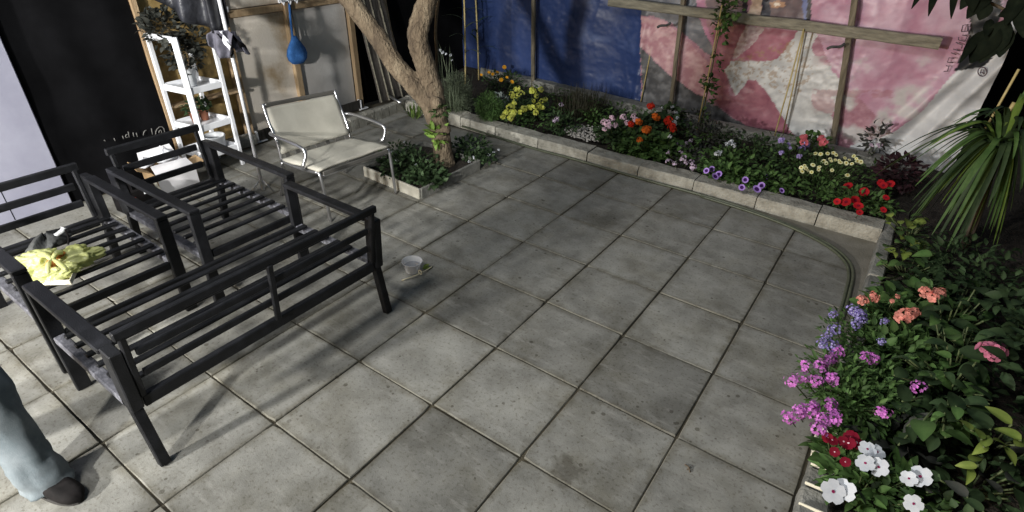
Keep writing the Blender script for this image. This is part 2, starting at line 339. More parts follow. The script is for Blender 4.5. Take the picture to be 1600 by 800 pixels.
# ================================================================== THE SETTING
g = MB(); N = 24
g.add([(-30, -30, -.07), (30, -30, -.07), (30, 30, -.07), (-30, 30, -.07)], [(0, 1, 2, 3)]); g.build("ground", M_SOIL, kind='structure')
pb = MB(); pb.add([(-3.6, -3.2, -.009), (1.53, -3.2, -.009), (1.53, 3.54, -.009), (-3.6, 3.54, -.009)], [(0, 1, 2, 3)])
pb.add([(-3.6, 3.54, -.009), (-2.3, 3.54, -.009), (-2.3, 4.0, -.009), (-3.6, 4.0, -.009)], [(0, 1, 2, 3)])
pave = pb.build("paving", M_JOINT, kind='structure')
slabs = []
for k in range(5):
    q = MB(); n = 10; h = .2468; vs = []; top = []
    # worn slab: outline nibbled a little, chamfered rim
    for ring, (ins, z) in enumerate(((0, -.04), (0, -.004), (.0028, 0.0))):
        for sd in range(4):
            for i in range(n):
                t = -1+2*i/n; nib = (abs(mnoise.noise(Vector((sd*3.1+k*7.7, t*4, ring)))) * .005 if ring == 2 else 0)+.0015*mnoise.noise(Vector((sd*5+k, t*2, 3)))
                chip = (.020 if (k*7+sd*3) % 4 == 0 else .006)*max(0, abs(t)-.80)/.20*(1 if ring else .3); r_ = h-ins-nib-chip*(.5 if abs(t) < .99 else .35); x, y = [(t*r_, -r_), (r_, t*r_), (-t*r_, r_), (-r_, -t*r_)][sd]; vs.append((x, y, z))
    m_ = 4*n; fs = []
    for r_ in range(2):
        for i in range(m_): fs.append((r_*m_+i, r_*m_+(i+1) % m_, r_*m_+m_+(i+1) % m_, r_*m_+m_+i))
    fs.append(tuple(range(2*m_, 3*m_))); q.add(vs, fs); slabs.append(q.mesh("slab", [M_SLAB]))
for i in range(-7, 3):
    for j in range(-4, 8):
        if j == 7 and i > -6: continue
        c = Vector((i*.5+.25, j*.5+.25, 0))
        d = c-CP; z = d.dot(CF); 
        if z < .3: continue
        u = 800+FPX*d.dot(CR)/z; v = 400-FPX*d.dot(CU)/z
        if u < -260 or u > 1850 or v > 1050: continue
        if -2.2 < c.x-.25 and c.x+.25 < -1.5 and 2.0 <= c.y-.25 and c.y+.25 <= 2.55: continue
        o = put("slab", rng.choice(slabs), pave, c+Vector((rng.uniform(-.002, .002), rng.uniform(-.002, .002), rng.uniform(-.003, .002))), (rng.uniform(-.004, .004), rng.uniform(-.004, .004), rng.choice((0, math.pi/2, math.pi))+rng.uniform(-.006, .006)))
# cement fillet in the corner of the beds, outside the arc of the hose
HOSE = [(-2.3, 3.52), (-1.44, 3.475), (-.92, 3.472), (-.29, 3.468), (.26, 3.463), (.66, 3.44), (.98, 3.37), (1.24, 3.25), (1.385, 3.1), (1.44, 2.93), (1.455, 2.7), (1.46, 2.5), (1.462, 2.2)]
arc = bend([(x, y, .0055) for x, y in HOSE[4:]], 5)
q = MB(); vs = []; fs = []
for a in arc:
    e = Vector((min(1.515, a.x+.5*max(0, (a.x-.2))**1.2), 3.515 if a.y > 2.9 else a.y, .006))
    if a.y <= 3.2: e = Vector((1.515, a.y+.16*max(0, (a.y-2.6)/.6), .006))
    vs += [a, e]
for i in range(len(arc)-1): fs.append((2*i, 2*i+1, 2*i+3, 2*i+2))
vs.append((1.515, 3.515, .006)); k = [i for i, a in enumerate(arc) if a.y <= 3.2][0]
fs.append((2*k-1, len(vs)-1, 2*k+1)); q.add(vs, fs); q.build("cement_strip", M_CEMENT, kind='structure')
# soil of the beds
def soil(name, x0, x1, y0, y1, z, n=46):
    q = MB(); nx = max(4, int((x1-x0)*10)); ny = max(4, int((y1-y0)*10))
    vs = [(x0+(x1-x0)*i/nx, y0+(y1-y0)*j/ny, z+.035*mnoise.noise(Vector((i*.37, j*.37, z*9)))+.015*mnoise.noise(Vector((i*1.1, j*1.1, 4)))) for j in range(ny+1) for i in range(nx+1)]
    q.add(vs, [(j*(nx+1)+i, j*(nx+1)+i+1, (j+1)*(nx+1)+i+1, (j+1)*(nx+1)+i) for j in range(ny) for i in range(nx)], smooth=True)
    return q.build(name, M_SOIL, kind='structure')
soil("soil", -3.58, 1.66, 3.69, 5.0, .065); soil("soil", 1.6, 3.0, -.5, 6.5, .06); soil("soil", -4.2, 1.66, 5.0, 6.5, .05)
# kerbs
def stone(p0, p1, w, h, side, nib=.006, zb=-.03):
    """rough cast kerb block between two ground points, front edge along p0-p1, depth w towards side"""
    q = MB(); p0 = Vector((*p0, 0)); p1 = Vector((*p1, 0)); sd = Vector((*side, 0)).normalized(); n = 6
    prof = [(0, zb), (0, h*.55), (.002, h-.012), (.012, h-.001), (w*.5, h+.001), (w-.010, h), (w, h-.014), (w, zb)]
    vs = []
    for i in range(n+1):
        for a, b in prof:
            p = p0.lerp(p1, i/n)+sd*a+Vector((0, 0, b)); e = mnoise.noise(p*23)*nib+mnoise.noise(p*7)*nib*.8
            vs.append(p+(sd*(-1 if a < w*.4 else 1)*.6+Vector((0, 0, .7 if b > 0 else 0)))*e)
    m_ = len(prof); fs = [(i*m_+k, i*m_+k+1, i*m_+m_+k+1, i*m_+m_+k) for i in range(n) for k in range(m_-1)]
    fs += [tuple(range(m_-1, -1, -1)), tuple(range(n*m_, n*m_+m_))]; q.add(vs, fs); return q
kerb = empty("kerb", (0, 3.5, 0), kind='structure')
xs = [-3.15, -2.72, -2.33, -2.20, -1.87, -1.36, -.83, -.33, .16, .66, 1.10, 1.52]
for a, b in zip(xs, xs[1:]):
    f = lambda x: 3.50+.07*max(0, (-1.7-x)/1.4)
    stone((a+.004, f(a)+rng.uniform(-.006, .006)), (b-.004, f(b)+rng.uniform(-.006, .006)), .19+rng.uniform(-.012, .01), .105+rng.uniform(-.006, .008), (0, 1)).build("kerb_stone", M_KERB, kerb)
kerb2 = empty("kerb", (1.5, 2, 0), kind='structure')
ys = [3.72, 3.38, 3.10, 2.84, 2.52, 2.18, 1.84, 1.5]
for a, b in zip(ys, ys[1:]):
    stone((1.512, a-.003), (1.512, b+.003), .085, .10+rng.uniform(-.006, .006), (1, 0), .004).build("kerb_stone", M_KERBD, kerb2)
yy = 1.34
for k in range(6):       # broken edging tiles laid on edge, pale glazed edges
    t = stone((1.512+rng.uniform(-.008, .008), yy), (1.512, yy-.10), .11, .085+rng.uniform(-.015, .015), (1, 0), .004)
    o = t.build("edging_tile", M_KERBD, kerb2)
    q = MB(); q.bar((1.513, yy+.004, .088), (1.615, yy+.004, .098), .010, .014, (0, 1, 0)); q.build("glazed_edge", M_CREAM, o); yy -= .112
q = MB(); q.bar((1.506, 1.345, .05), (1.512, 1.19, .09), .012, .06, (1, 0, 0)); q.build("glazed_edge", M_CREAM, kerb2)
footing = empty("kerb", (0, 5.0, 0), kind='structure')
xf = [-3.3, -2.7, -2.1, -1.45, -.8, -.15, .5, 1.15, 1.7]
for a, b in zip(xf, xf[1:]):
    f = lambda x: 4.86+.085*max(0, -x-.3)
    stone((a+.003, f(a)), (b-.003, f(b)), .17, .15, (0, 1), .01).build("kerb_stone", M_KERBD, footing)
edg = empty("brick_edging", (-3.15, 3.2, 0), kind='structure')
for k in range(10):
    a = Vector((-3.07, 2.62, 0)).lerp(Vector((-3.19, 3.80, 0)), k/10); b = Vector((-3.07, 2.62, 0)).lerp(Vector((-3.19, 3.80, 0)), (k+.90)/10)
    stone(a.xy, b.xy, .075, .115+rng.uniform(-.008, .008), (-1, -.1), .003).build("brick", M_KERB, edg)
# white gravel patch: every pebble real, one uncountable mass
q = MB(); cg = atz(912, 207, .09)
for i in range(420):
    a = rng.uniform(0, 6.28); r_ = math.sqrt(rng.random()); p = Vector((cg.x+.05+math.cos(a)*r_*.24, max(3.72, cg.y+math.sin(a)*r_*.20), .085+rng.uniform(0, .02))); s = rng.uniform(.007, .016)
    o_ = [Vector((rng.uniform(-1, 1), rng.uniform(-1, 1), rng.uniform(-.6, .6))).normalized()*s for _ in range(6)]
    q.add([p+Vector((s, 0, 0)), p+Vector((0, s, 0)), p+Vector((-s, 0, 0)), p+Vector((0, -s, 0)), p+Vector((0, 0, s*.7)), p-Vector((0, 0, s*.7))], [(0, 1, 4), (1, 2, 4), (2, 3, 4), (3, 0, 4), (1, 0, 5), (2, 1, 5), (3, 2, 5), (0, 3, 5)], 0, rng.uniform(.8, 1.1))
q.build("gravel", M_GRAVEL, kind='stuff')

# ================================================================== WALLS AND SHEETS
# left: plastered wall, black printed sheet, board wall, leaning planks
lw = empty("plastered_wall", (-3.45, -.6, 0), "smooth lavender plastered wall panel at the left edge behind the low chairs", "wall")
q = MB(); q.bar((-3.52, -2.6, 1.2), (-3.52, .385, 1.2), .14, 2.34, (1, 0, 0), .006); q.build("panel", M_LAV, lw)
q = MB(); q.bar((-3.5, -2.6, .014), (-3.5, .40, .014), .13, .028, (1, 0, 0), .003); q.build("skirting", M_BLACK, lw)
q = MB(); q.bar((-3.4505, .030, 0.04), (-3.4505, .030, .26), .006, .004, (0, 1, 0)); q.build("panel_joint", M_BLACK, lw)
bs = empty("printed_sheet", (-3.5, .8, 0), "black printed sheet hung between the lavender wall and the white shelf", "banner")
q = MB(); ny, nz = 26, 30; vs = []
for j in range(nz+1):
    for i in range(ny+1):
        y = .36+.86*i/ny; z = .0+2.1*j/nz; vs.append((-3.50+.012*math.sin(y*17+z*2)+.010*mnoise.noise(Vector((y*4, z*3, 1))), y, z))
q.add(vs, [(j*(ny+1)+i, j*(ny+1)+i+1, (j+1)*(ny+1)+i+1, (j+1)*(ny+1)+i) for j in range(nz) for i in range(ny)], smooth=True)
q.build("sheet", M_BLACK, bs)
q = MB()
def stroke(q, pts, fn, r):
    q.tube([fn(*p) for p in pts], r, 5)
L = lambda x, y: tuple(atx(150+x/8, 180+y/8, -3.474))
def letters(group_of_strokes, fn, r, mt, parent):
    for s_ in group_of_strokes:
        q = MB(); stroke(q, s_, fn, r); q.build("letter", mt, parent)
letters(([(745, 240), (748, 205), (762, 175), (790, 148), (822, 142), (848, 165), (858, 210)], [(785, 222), (792, 196), (806, 184), (818, 200), (820, 222)], [(692, 165), (706, 240)], [(592, 252), (598, 212), (608, 198), (630, 185)],
           [(502, 220), (518, 270)], [(462, 215), (474, 268)], [(402, 205), (416, 278)], [(402, 238), (378, 242), (368, 262), (376, 280), (412, 270)], [(330, 258), (346, 296)], [(225, 288), (240, 322)], [(100, 310), (120, 325)]), L, .0035, M_TEXTG, bs)
bw = empty("board_wall", (-3.6, 2.3, 0), "stained board wall of beige and grey panels between wooden posts", "wall")
def vpanel(name, y0, y1, z0, z1, x, mt, th=.018):
    q = MB(); q.bar((x, (y0+y1)/2, z0), (x, (y0+y1)/2, z1), y1-y0, th, (0, 1, 0), .003); return q.build(name, mt, bw)
M_BEIGE = mat("beige_board", (.36, .27, .17), (.66, .60, .53), 2.2, .85, .25, 60, c3=(.62, .56, .48), detail=9, world=True)
M_GREYB = mat("grey_board", (.50, .47, .44), (.64, .62, .60), 2.0, .85, .25, 60, detail=9, world=True)
M_STAINB = mat("stained_board", (.10, .07, .025), (.46, .33, .14), 5, .85, .3, 50, c3=(.30, .20, .07), detail=10, world=True)
vpanel("panel", 1.27, 1.90, 0.10, 1.98, -3.60, M_STAINB)
vpanel("panel", 1.98, 2.55, .05, 1.09, -3.615, M_BEIGE); vpanel("panel", 2.59, 3.27, .04, 1.09, -3.617, M_GREYB)
vpanel("panel", 1.98, 3.27, 1.16, 2.1, -3.616, M_BEIGE)
q = MB(); q.bar((-3.6, 1.98, 1.125), (-3.6, 3.33, 1.125), .05, .055, (1, 0, 0)); q.build("rail", M_WOOD, bw)
for y, wd, xx in ((1.247, .045, -3.515), (1.94, .075, -3.575), (2.575, .062, -3.580), (3.305, .06, -3.58)):
    q = MB(); q.bar((xx, y, 0), (xx, y, 2.1), wd, .05, (0, 1, 0)); q.build("post", M_WOOD, bw)
for y in (1.99, 3.27):
    q = MB(); q.bar((-3.55, y, .01), (-3.55, y+.0, .11), .016, .05, (0, 1, 0)); q.bar((-3.55, y-.03, .008), (-3.55, y+.09, .008), .07, .012, (1, 0, 0)); q.build("bracket", M_WHITE, bw)
q = MB(); q.bar((-3.50, 1.3, .07), (-3.50, 1.93, .07), .10, .09, (1, 0, 0)); q.build("plinth", M_KERBD, bw)
q = MB(); q.bar((-3.52, 1.3, .52), (-3.52, 1.92, .52), .09, .02, (1, 0, 0)); q.build("ledge", M_WOOD, bw)
q = MB(); q.bar((-3.54, 1.99, .06), (-3.54, 3.3, .06), .02, .10, (1, 0, 0)); q.build("plinth", M_PLANK, bw)
for i, (y0, y1, wd, lab) in enumerate(((3.42, 3.27, .10, "dark leaning plank nearest the grey board wall"), (3.52, 3.34, .09, "second dark leaning plank from the grey board wall"), (3.60, 3.43, .10, "third dark leaning plank, next but one to the tan plywood"), (3.70, 3.53, .08, "dark leaning plank right beside the tan plywood"))):
    t = empty("plank", (-3.4, y0, 0), lab, "plank", "dark planks leaning in the corner")
    q = MB(); q.bar((-3.33+.01*i, y0, .10), (-3.575, y1, 2.0), wd, .022, (0, 1, 0)); q.build("board", M_PLANK, t)
    q = MB(); q.bar((-3.315+.01*i, y0-wd*.5+.01, .10), (-3.56, y1-wd*.5+.01, 2.0), .014, .016, (0, 1, 0)); q.build("batten", M_WOODG, t)
t = empty("plywood_sheet", (-3.3, 3.85, 0), "tan plywood sheet leaning in the corner behind the tree fork", "board")
pl = [atx(640, 150, -3.32), atx(605, 152, -3.32), atx(572, 52, -3.5), atx(566, -60, -3.6), atx(592, -60, -3.6), atx(612, 45, -3.5)]
q = MB(); bk = [p+Vector((-.015, .012, 0)) for p in pl]; n = len(pl)
q.add(pl+bk, [tuple(range(n)), tuple(range(2*n-1, n-1, -1))]+[(i, i+n, (i+1) % n+n, (i+1) % n) for i in range(n)]); q.build("board", M_TAN, t)
t = empty("black_backdrop", (-3.6, 4.6, 0), "black screen added for the unlit gap behind the tree", "backdrop")  # added sheet, its black stands in for the darkness of the gap
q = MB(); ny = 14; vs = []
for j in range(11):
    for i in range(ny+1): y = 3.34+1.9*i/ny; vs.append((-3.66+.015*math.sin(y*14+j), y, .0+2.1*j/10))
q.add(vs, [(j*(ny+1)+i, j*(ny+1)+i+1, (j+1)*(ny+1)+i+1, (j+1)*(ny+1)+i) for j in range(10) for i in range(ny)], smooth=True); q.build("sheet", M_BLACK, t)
t = empty("garden_wall", (0, 6.6, 0), "dark garden wall behind the printed tarpaulin and right bed", "wall")
q = MB(); q.bar((-4.5, 6.6, 1.2), (3.2, 6.6, 1.2), .15, 2.6, (0, 1, 0)); q.build("back_panel", M_BLACK, t)
q = MB(); q.bar((3.1, 6.5, 1.2), (3.1, -1.0, 1.2), .15, 2.6, (1, 0, 0)); q.build("side_panel", M_BLACK, t)

# ---- the printed tarpaulin; its print, plus some painted light and shade, is a colour attribute on a fine wrinkled sheet
TY = 5.15; X0, X1, Z0, Z1 = -3.62, 1.885, .11, 1.95
nx, nz = 500, 168
gx, gz = np.meshgrid(np.linspace(X0, X1, nx), np.linspace(Z0, Z1, nz))
pts = np.stack([gx, np.full_like(gx, TY), gz], -1)-np.array(CP)
zz = pts @ np.array(CF); U = 800+FPX*(pts @ np.array(CR))/zz; V = 400-FPX*(pts @ np.array(CU))/zz
nr = np.random.RandomState(3)
def fbm(sx, sz, seed, oct=4):
    out = np.zeros_like(gx); a = 1.0; tot = 0
    for o in range(oct):
        rs = np.random.RandomState(seed+o); gw = rs.rand(int(8*sz*2**o)+4, int(8*sx*2**o)+4)
        fx = (gx-X0)/(X1-X0)*(gw.shape[1]-2); fz = (gz-Z0)/(Z1-Z0)*(gw.shape[0]-2); ix = fx.astype(int); iz = fz.astype(int); tx = fx-ix; tz = fz-iz
        tx = tx*tx*(3-2*tx); tz = tz*tz*(3-2*tz); ix2 = np.minimum(ix+1, gw.shape[1]-1); iz2 = np.minimum(iz+1, gw.shape[0]-1)
        v = gw[iz, ix]*(1-tx)*(1-tz)+gw[iz, ix2]*tx*(1-tz)+gw[iz2, ix]*(1-tx)*tz+gw[iz2, ix2]*tx*tz
        out += a*v; tot += a; a *= .55
    return out/tot
n1 = fbm(4, 1.4, 11); n2 = fbm(12, 4, 21); n3 = fbm(2, 1, 31); n4 = fbm(26, 9, 41)
jx = (fbm(10, 3.4, 51)-.5)*5; jy = (fbm(10, 3.4, 61)-.5)*5
Uj, Vj = U+jx, V+jy
def inside(poly, u=None, v=None):
    u = Uj if u is None else u; v = Vj if v is None else v
    res = np.zeros(u.shape, bool); k = len(poly)
    for i in range(k):
        x1, y1 = poly[i]; x2, y2 = poly[(i+1) % k]
        if y1 == y2: continue
        c_ = ((y1 > v) != (y2 > v)) & (u < (x2-x1)*(v-y1)/(y2-y1)+x1); res ^= c_
    return res
C = np.zeros(gx.shape+(3,)); C[:] = (.029, .052, .155)
C *= (.85+.3*n3)[..., None]
lt = np.clip((n3-.5)*5, 0, 1)*np.clip((U-880)/60, 0, 1)*np.clip((1000-U)/40, 0, 1)*np.clip((150-V)/80, 0, 1); C += lt[..., None]*np.array((.09, .11, .16))  # lamp-lit patch beside the tree's shadow, painted into the blue
dk = (U < 800); C[dk] *= .75; BLUE = C.copy()  # left end darkened, shade of the shrubs painted into the colour
def paint(poly, c, mixn=None, c2=None, amt=1.0, soft=True):
    k = inside(poly) if soft else inside(poly, U, V); c = np.array(c)
    val = np.broadcast_to(c, gx.shape+(3,)).copy()
    if c2 is not None: t = np.clip((mixn-.36)*3.2, 0, 1)[..., None]; val = val*(1-t)+np.array(c2)*t
    C[k] = C[k]*(1-amt)+val[k]*amt
SEAM = [(1001, -400), (1003, 0), (1003, 62), (1000, 175), (1000, 400), (2200, 700), (2200, -400)]
paint(SEAM, (.40, .15, .22), n2, (.52, .25, .33), soft=False)
GREY, GREY2, MAG = (.13, .14, .17), (.20, .20, .23), (.38, .085, .15)
paint([(1003, -200), (1086, -200), (1092, 20), (1100, 48), (1113, 76), (1112, 90), (1098, 80), (1074, 58), (1050, 36), (1020, 24), (1003, 24)], GREY, n2, GREY2)
paint([(1084, -200), (1101, -200), (1101, 14), (1104, 40), (1114, 70), (1106, 62), (1096, 40), (1089, 15)], (.58, .20, .36))
paint([(1003, 24), (1040, 34), (1070, 60), (1106, 100), (1104, 157), (1085, 145), (1050, 120), (1025, 95), (1003, 70)], (.50, .20, .25), n2, (.68, .38, .40))
paint([(1003, 70), (1022, 95), (1050, 120), (1086, 146), (1106, 158), (1122, 168), (1142, 182), (1162, 192), (1180, 230), (1003, 210)], (.075, .075, .08), n2, (.16, .16, .17))
paint([(1112, 40), (1166, 40), (1160, 60), (1148, 82), (1144, 95), (1133, 110), (1140, 150), (1149, 150), (1170, 126), (1181, 125), (1196, 140), (1212, 167), (1240, 210), (1165, 195), (1122, 167), (1110, 140), (1114, 90)], (.33, .085, .14), n2, (.44, .14, .20))
paint([(1190, 44), (1246, 48), (1226, 80), (1215, 93), (1200, 96), (1150, 91), (1172, 72)], MAG, n2, (.46, .14, .21))
paint([(1246, 48), (1278, 54), (1266, 76), (1280, 100), (1312, 104), (1316, 150), (1300, 180), (1310, 230), (1250, 230), (1212, 167), (1196, 138), (1181, 124), (1170, 125), (1149, 149), (1140, 130), (1133, 108), (1144, 95), (1200, 96), (1215, 93), (1226, 80)], (.52, .53, .54), n2, (.70, .71, .71))
paint([(1166, 40), (1196, 42), (1180, 66), (1151, 91), (1146, 92), (1152, 66)], (.44, .27, .30), n4, (.60, .48, .50))
sp = inside([(1133, 96), (1250, 60), (1280, 100), (1240, 160), (1180, 120), (1150, 140)]) & (n4 > .60); C[sp] = C[sp]*.45+np.array((.34, .19, .06))*.55
paint([(1101, -200), (1166, -200), (1166, 40), (1112, 36), (1103, 10)], (.17, .10, .13), n2, (.24, .15, .17))
paint([(1150, -200), (1171, -200), (1168, 40), (1160, 38)], (.03, .025, .035))
paint([(1171, -200), (1194, -200), (1192, 5), (1187, 30), (1165, 28), (1174, 8)], (.78, .56, .40), n2, (.70, .45, .32))
paint([(1194, -200), (1208, -200), (1203, 34), (1187, 31), (1192, 8)], (.03, .035, .06))
paint([(1208, -200), (1250, -200), (1254, 38), (1203, 34)], (.13, .085, .10), n2, (.19, .12, .13))
paint([(1204, 4), (1214, 1), (1226, 4), (1228, 10), (1216, 13), (1206, 12)], (.55, .28, .14)); paint([(1209, 5), (1218, 4), (1220, 9), (1211, 9)], (.95, .80, .62), soft=False)
paint([(1250, -200), (1278, -200), (1276, 0), (1262, 40), (1254, 38)], (.12, .16, .40)); paint([(1273, -200), (1282, -200), (1278, 0), (1264, 40), (1259, 38)], (.02, .02, .03))
paint([(1282, -300), (2200, -300), (2200, 60), (1540, 10), (1500, 110), (1440, 190), (1395, 205), (1300, 110), (1278, 54), (1266, 40)], (.52, .22, .35), n1, (.64, .40, .54))
k = (U > 1268) & (U < 1470) & (V > 88) & (V < 240); t = np.clip((n1-.58)*6+np.clip((V-120)/130, 0, .7), 0, 1)*k; C = C*(1-t[..., None])+np.array((.58, .54, .55))*t[..., None]
k = (U > 1268) & (U < 1440) & (V > 140) & (n3 > .56); C[k] = C[k]*.5+np.array((.45, .16, .20))*.5
paint([(1610, -60), (1592, 20), (1486, 118), (1444, 172), (1396, 205), (1330, 226), (1320, 280), (1540, 330), (1760, 0)], (.60, .62, .66), n1, (.72, .74, .77))
paint([(1520, -300), (1600, -300), (1560, 48), (1548, 92), (1536, 104), (1489, 112), (1504, 84), (1515, 52)], (.015, .018, .022))  # dark patch, part print and part painted shadow of the overhanging leaves
bl = U < 1002; C[bl] = BLUE[bl]; g_ = C.mean(-1, keepdims=True); C = np.where(bl[..., None], C, (C*.80+g_*.20)*.88); C *= (.95+.10*n4)[..., None]
fold = .020*np.sin(gx*6.3+n3*3)+.014*(n1-.5)+.050*np.exp(-((gx-1.28-.52*(gz-.2))/.06)**2)-.03*np.exp(-((gx-1.40-.50*(gz-.2))/.05)**2)+.05*np.exp(-((gx-1.54-.42*(gz-.2))/.05)**2)+.03*(n3-.5)+.003*(n2-.5)
cr = 0
for k_ in range(12):
    ax_, az_, an__ = nr.uniform(-3.6, 1.7), nr.uniform(.15, 1.5), nr.choice([1.4, 1.75, .9, 2.2])+nr.uniform(-.25, .25); dd_ = (gx-ax_)*np.sin(an__)-(gz-az_)*np.cos(an__); ll_ = (gx-ax_)*np.cos(an__)+(gz-az_)*np.sin(an__)
    cr = cr+nr.uniform(.003, .008)*np.exp(-np.abs(dd_)/.03)*np.exp(-(ll_/nr.uniform(.12, .4))**2)
fold += cr
fold += .02*np.exp(-((gx+1.13)/.04)**2)
gy = TY-fold
sag = .05*np.clip((gx-.9)/.9, 0, 1)*np.clip(1-(gz-Z0)/.3, 0, 1)
vv = np.stack([gx+0*sag, gy, gz-sag*.9+.02*(n3-.5)*np.clip(1-(gz-Z0)/.2, 0, 1)], -1).reshape(-1, 3)
idx = np.arange(nx*nz).reshape(nz, nx); F = np.stack([idx[:-1, :-1], idx[:-1, 1:], idx[1:, 1:], idx[1:, :-1]], -1).reshape(-1, 4)
tarp = empty("printed_tarpaulin", (-.8, TY, 0), "large printed tarpaulin, blue left and pink right, hung behind the flower bed", "tarpaulin")
me = bpy.data.meshes.new("sheet"); me.vertices.add(len(vv)); me.vertices.foreach_set('co', (vv-np.array(tarp.location)).ravel().astype(np.float32))
me.loops.add(F.size); me.loops.foreach_set('vertex_index', F.ravel()); me.polygons.add(len(F)); me.polygons.foreach_set('loop_start', np.arange(0, F.size, 4)); me.update(calc_edges=True)
me.polygons.foreach_set('use_smooth', np.ones(len(F), bool))
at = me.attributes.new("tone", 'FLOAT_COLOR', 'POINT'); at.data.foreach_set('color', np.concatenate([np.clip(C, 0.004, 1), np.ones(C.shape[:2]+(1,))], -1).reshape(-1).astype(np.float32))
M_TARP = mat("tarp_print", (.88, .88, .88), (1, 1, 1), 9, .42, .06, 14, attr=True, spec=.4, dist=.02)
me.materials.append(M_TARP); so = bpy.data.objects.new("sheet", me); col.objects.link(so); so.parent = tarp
L = lambda x, y: tuple(aty(1450+x/5.71, y/5.71, TY-.052)); M_INK = mat("print_ink", (.10, .07, .09), rough=.7)
letters(([(140, 637), (174, 635), (188, 592), (160, 586)], [(225, 560), (174, 556), (187, 516), (236, 520)], [(205, 470), (255, 487)], [(225, 437), (288, 455)], [(248, 377), (306, 402), (300, 432)], [(276, 330), (270, 355), (328, 370), (350, 322), (306, 312)], [(298, 282), (312, 226), (354, 216), (350, 278), (298, 282)], [(354, 216), (366, 300)]), L, .0042, M_INK, tarp)
q = MB(); stroke(q, [(485+40*math.cos(a*math.pi/8), 640+40*math.sin(a*math.pi/8)) for a in range(17)], L, .0042)
stroke(q, [(468, 655), (476, 622), (500, 626), (500, 642), (476, 645)], L, .004); stroke(q, [(488, 645), (500, 662)], L, .004)
q.build("emblem", M_INK, tarp)

# ---- timber in front of the tarpaulin
def timber(name, p0, p1, wd, th, mt, label, cat, side=(1, 0, 0), group=None):
    t = empty(name, p0, label, cat, group); q = MB(); p0 = Vector(p0); p1 = Vector(p1); n = 8
    for i in range(n): pass
    ax = (p1-p0).normalized(); sd = Vector(side); sd = (sd-ax*sd.dot(ax)).normalized(); up = ax.cross(sd); N_ = 26; vs = []
    for i in range(N_+1):
        p = p0.lerp(p1, i/N_)+sd*.006*mnoise.noise(Vector((i*.4, p0.x, 1)))+up*.004*mnoise.noise(Vector((i*.5, p0.x, 7)))
        for a_, b_ in ((-1, -.7), (-.8, -1), (.8, -1), (1, -.7), (1, .7), (.8, 1), (-.8, 1), (-1, .7)): vs.append(p+sd*(a_*wd/2*(1+.10*mnoise.noise(Vector((i*.7, a_*3, p0.x)))))+up*(b_*th/2*(1+.10*mnoise.noise(Vector((i*.7, b_*3, p0.y))))))
    q.add(vs, [(i*8+k, i*8+(k+1) % 8, i*8+8+(k+1) % 8, i*8+8+k) for i in range(N_) for k in range(8)]+[tuple(range(7, -1, -1)), tuple(range(N_*8, N_*8+8))]); q.build("beam", mt, t); return t, q
bt, _ = timber("wooden_beam", aty(952, 2, 5.0), aty(1470, 68, 5.0), .088, .06, M_WOODG, "long weathered horizontal beam fixed across the printed tarpaulin", "beam", (0, 0, 1))
for k, (u, v) in enumerate(((1046, 30), (1318, 62))):
    p = aty(u, v, 4.955); q = MB(); q.tube(bend([p+Vector((.02, 0, -.03)), p+Vector((-.01, -.02, -.055)), p+Vector((-.07, -.03, -.065)), p+Vector((-.10, -.03, -.085))], 4), .013, 6); q.build("strap", M_DARKC, bt)
def pole(u0, v0, u1, y, wd, lab):
    a = aty(u0, v0, y); b = aty(u1, 0, y); d = (b-a).normalized(); a = a-d*(a.z-.06)/d.z; timber("pole", a, a+d*(1.9/d.z), wd, wd*.8, M_WOODP, lab, "pole", (1, 0, 0), "upright poles before the tarpaulin")
pole(833, 105, 834, 5.06, .045, "upright pole in front of the blue tarpaulin, near the marigolds")
pole(1049, 160, 1067, 5.045, .04, "upright pole just right of the blue and pink seam, behind the beam")
pole(1303, 210, 1336, 5.045, .05, "upright pole before the pink right part of the tarpaulin")

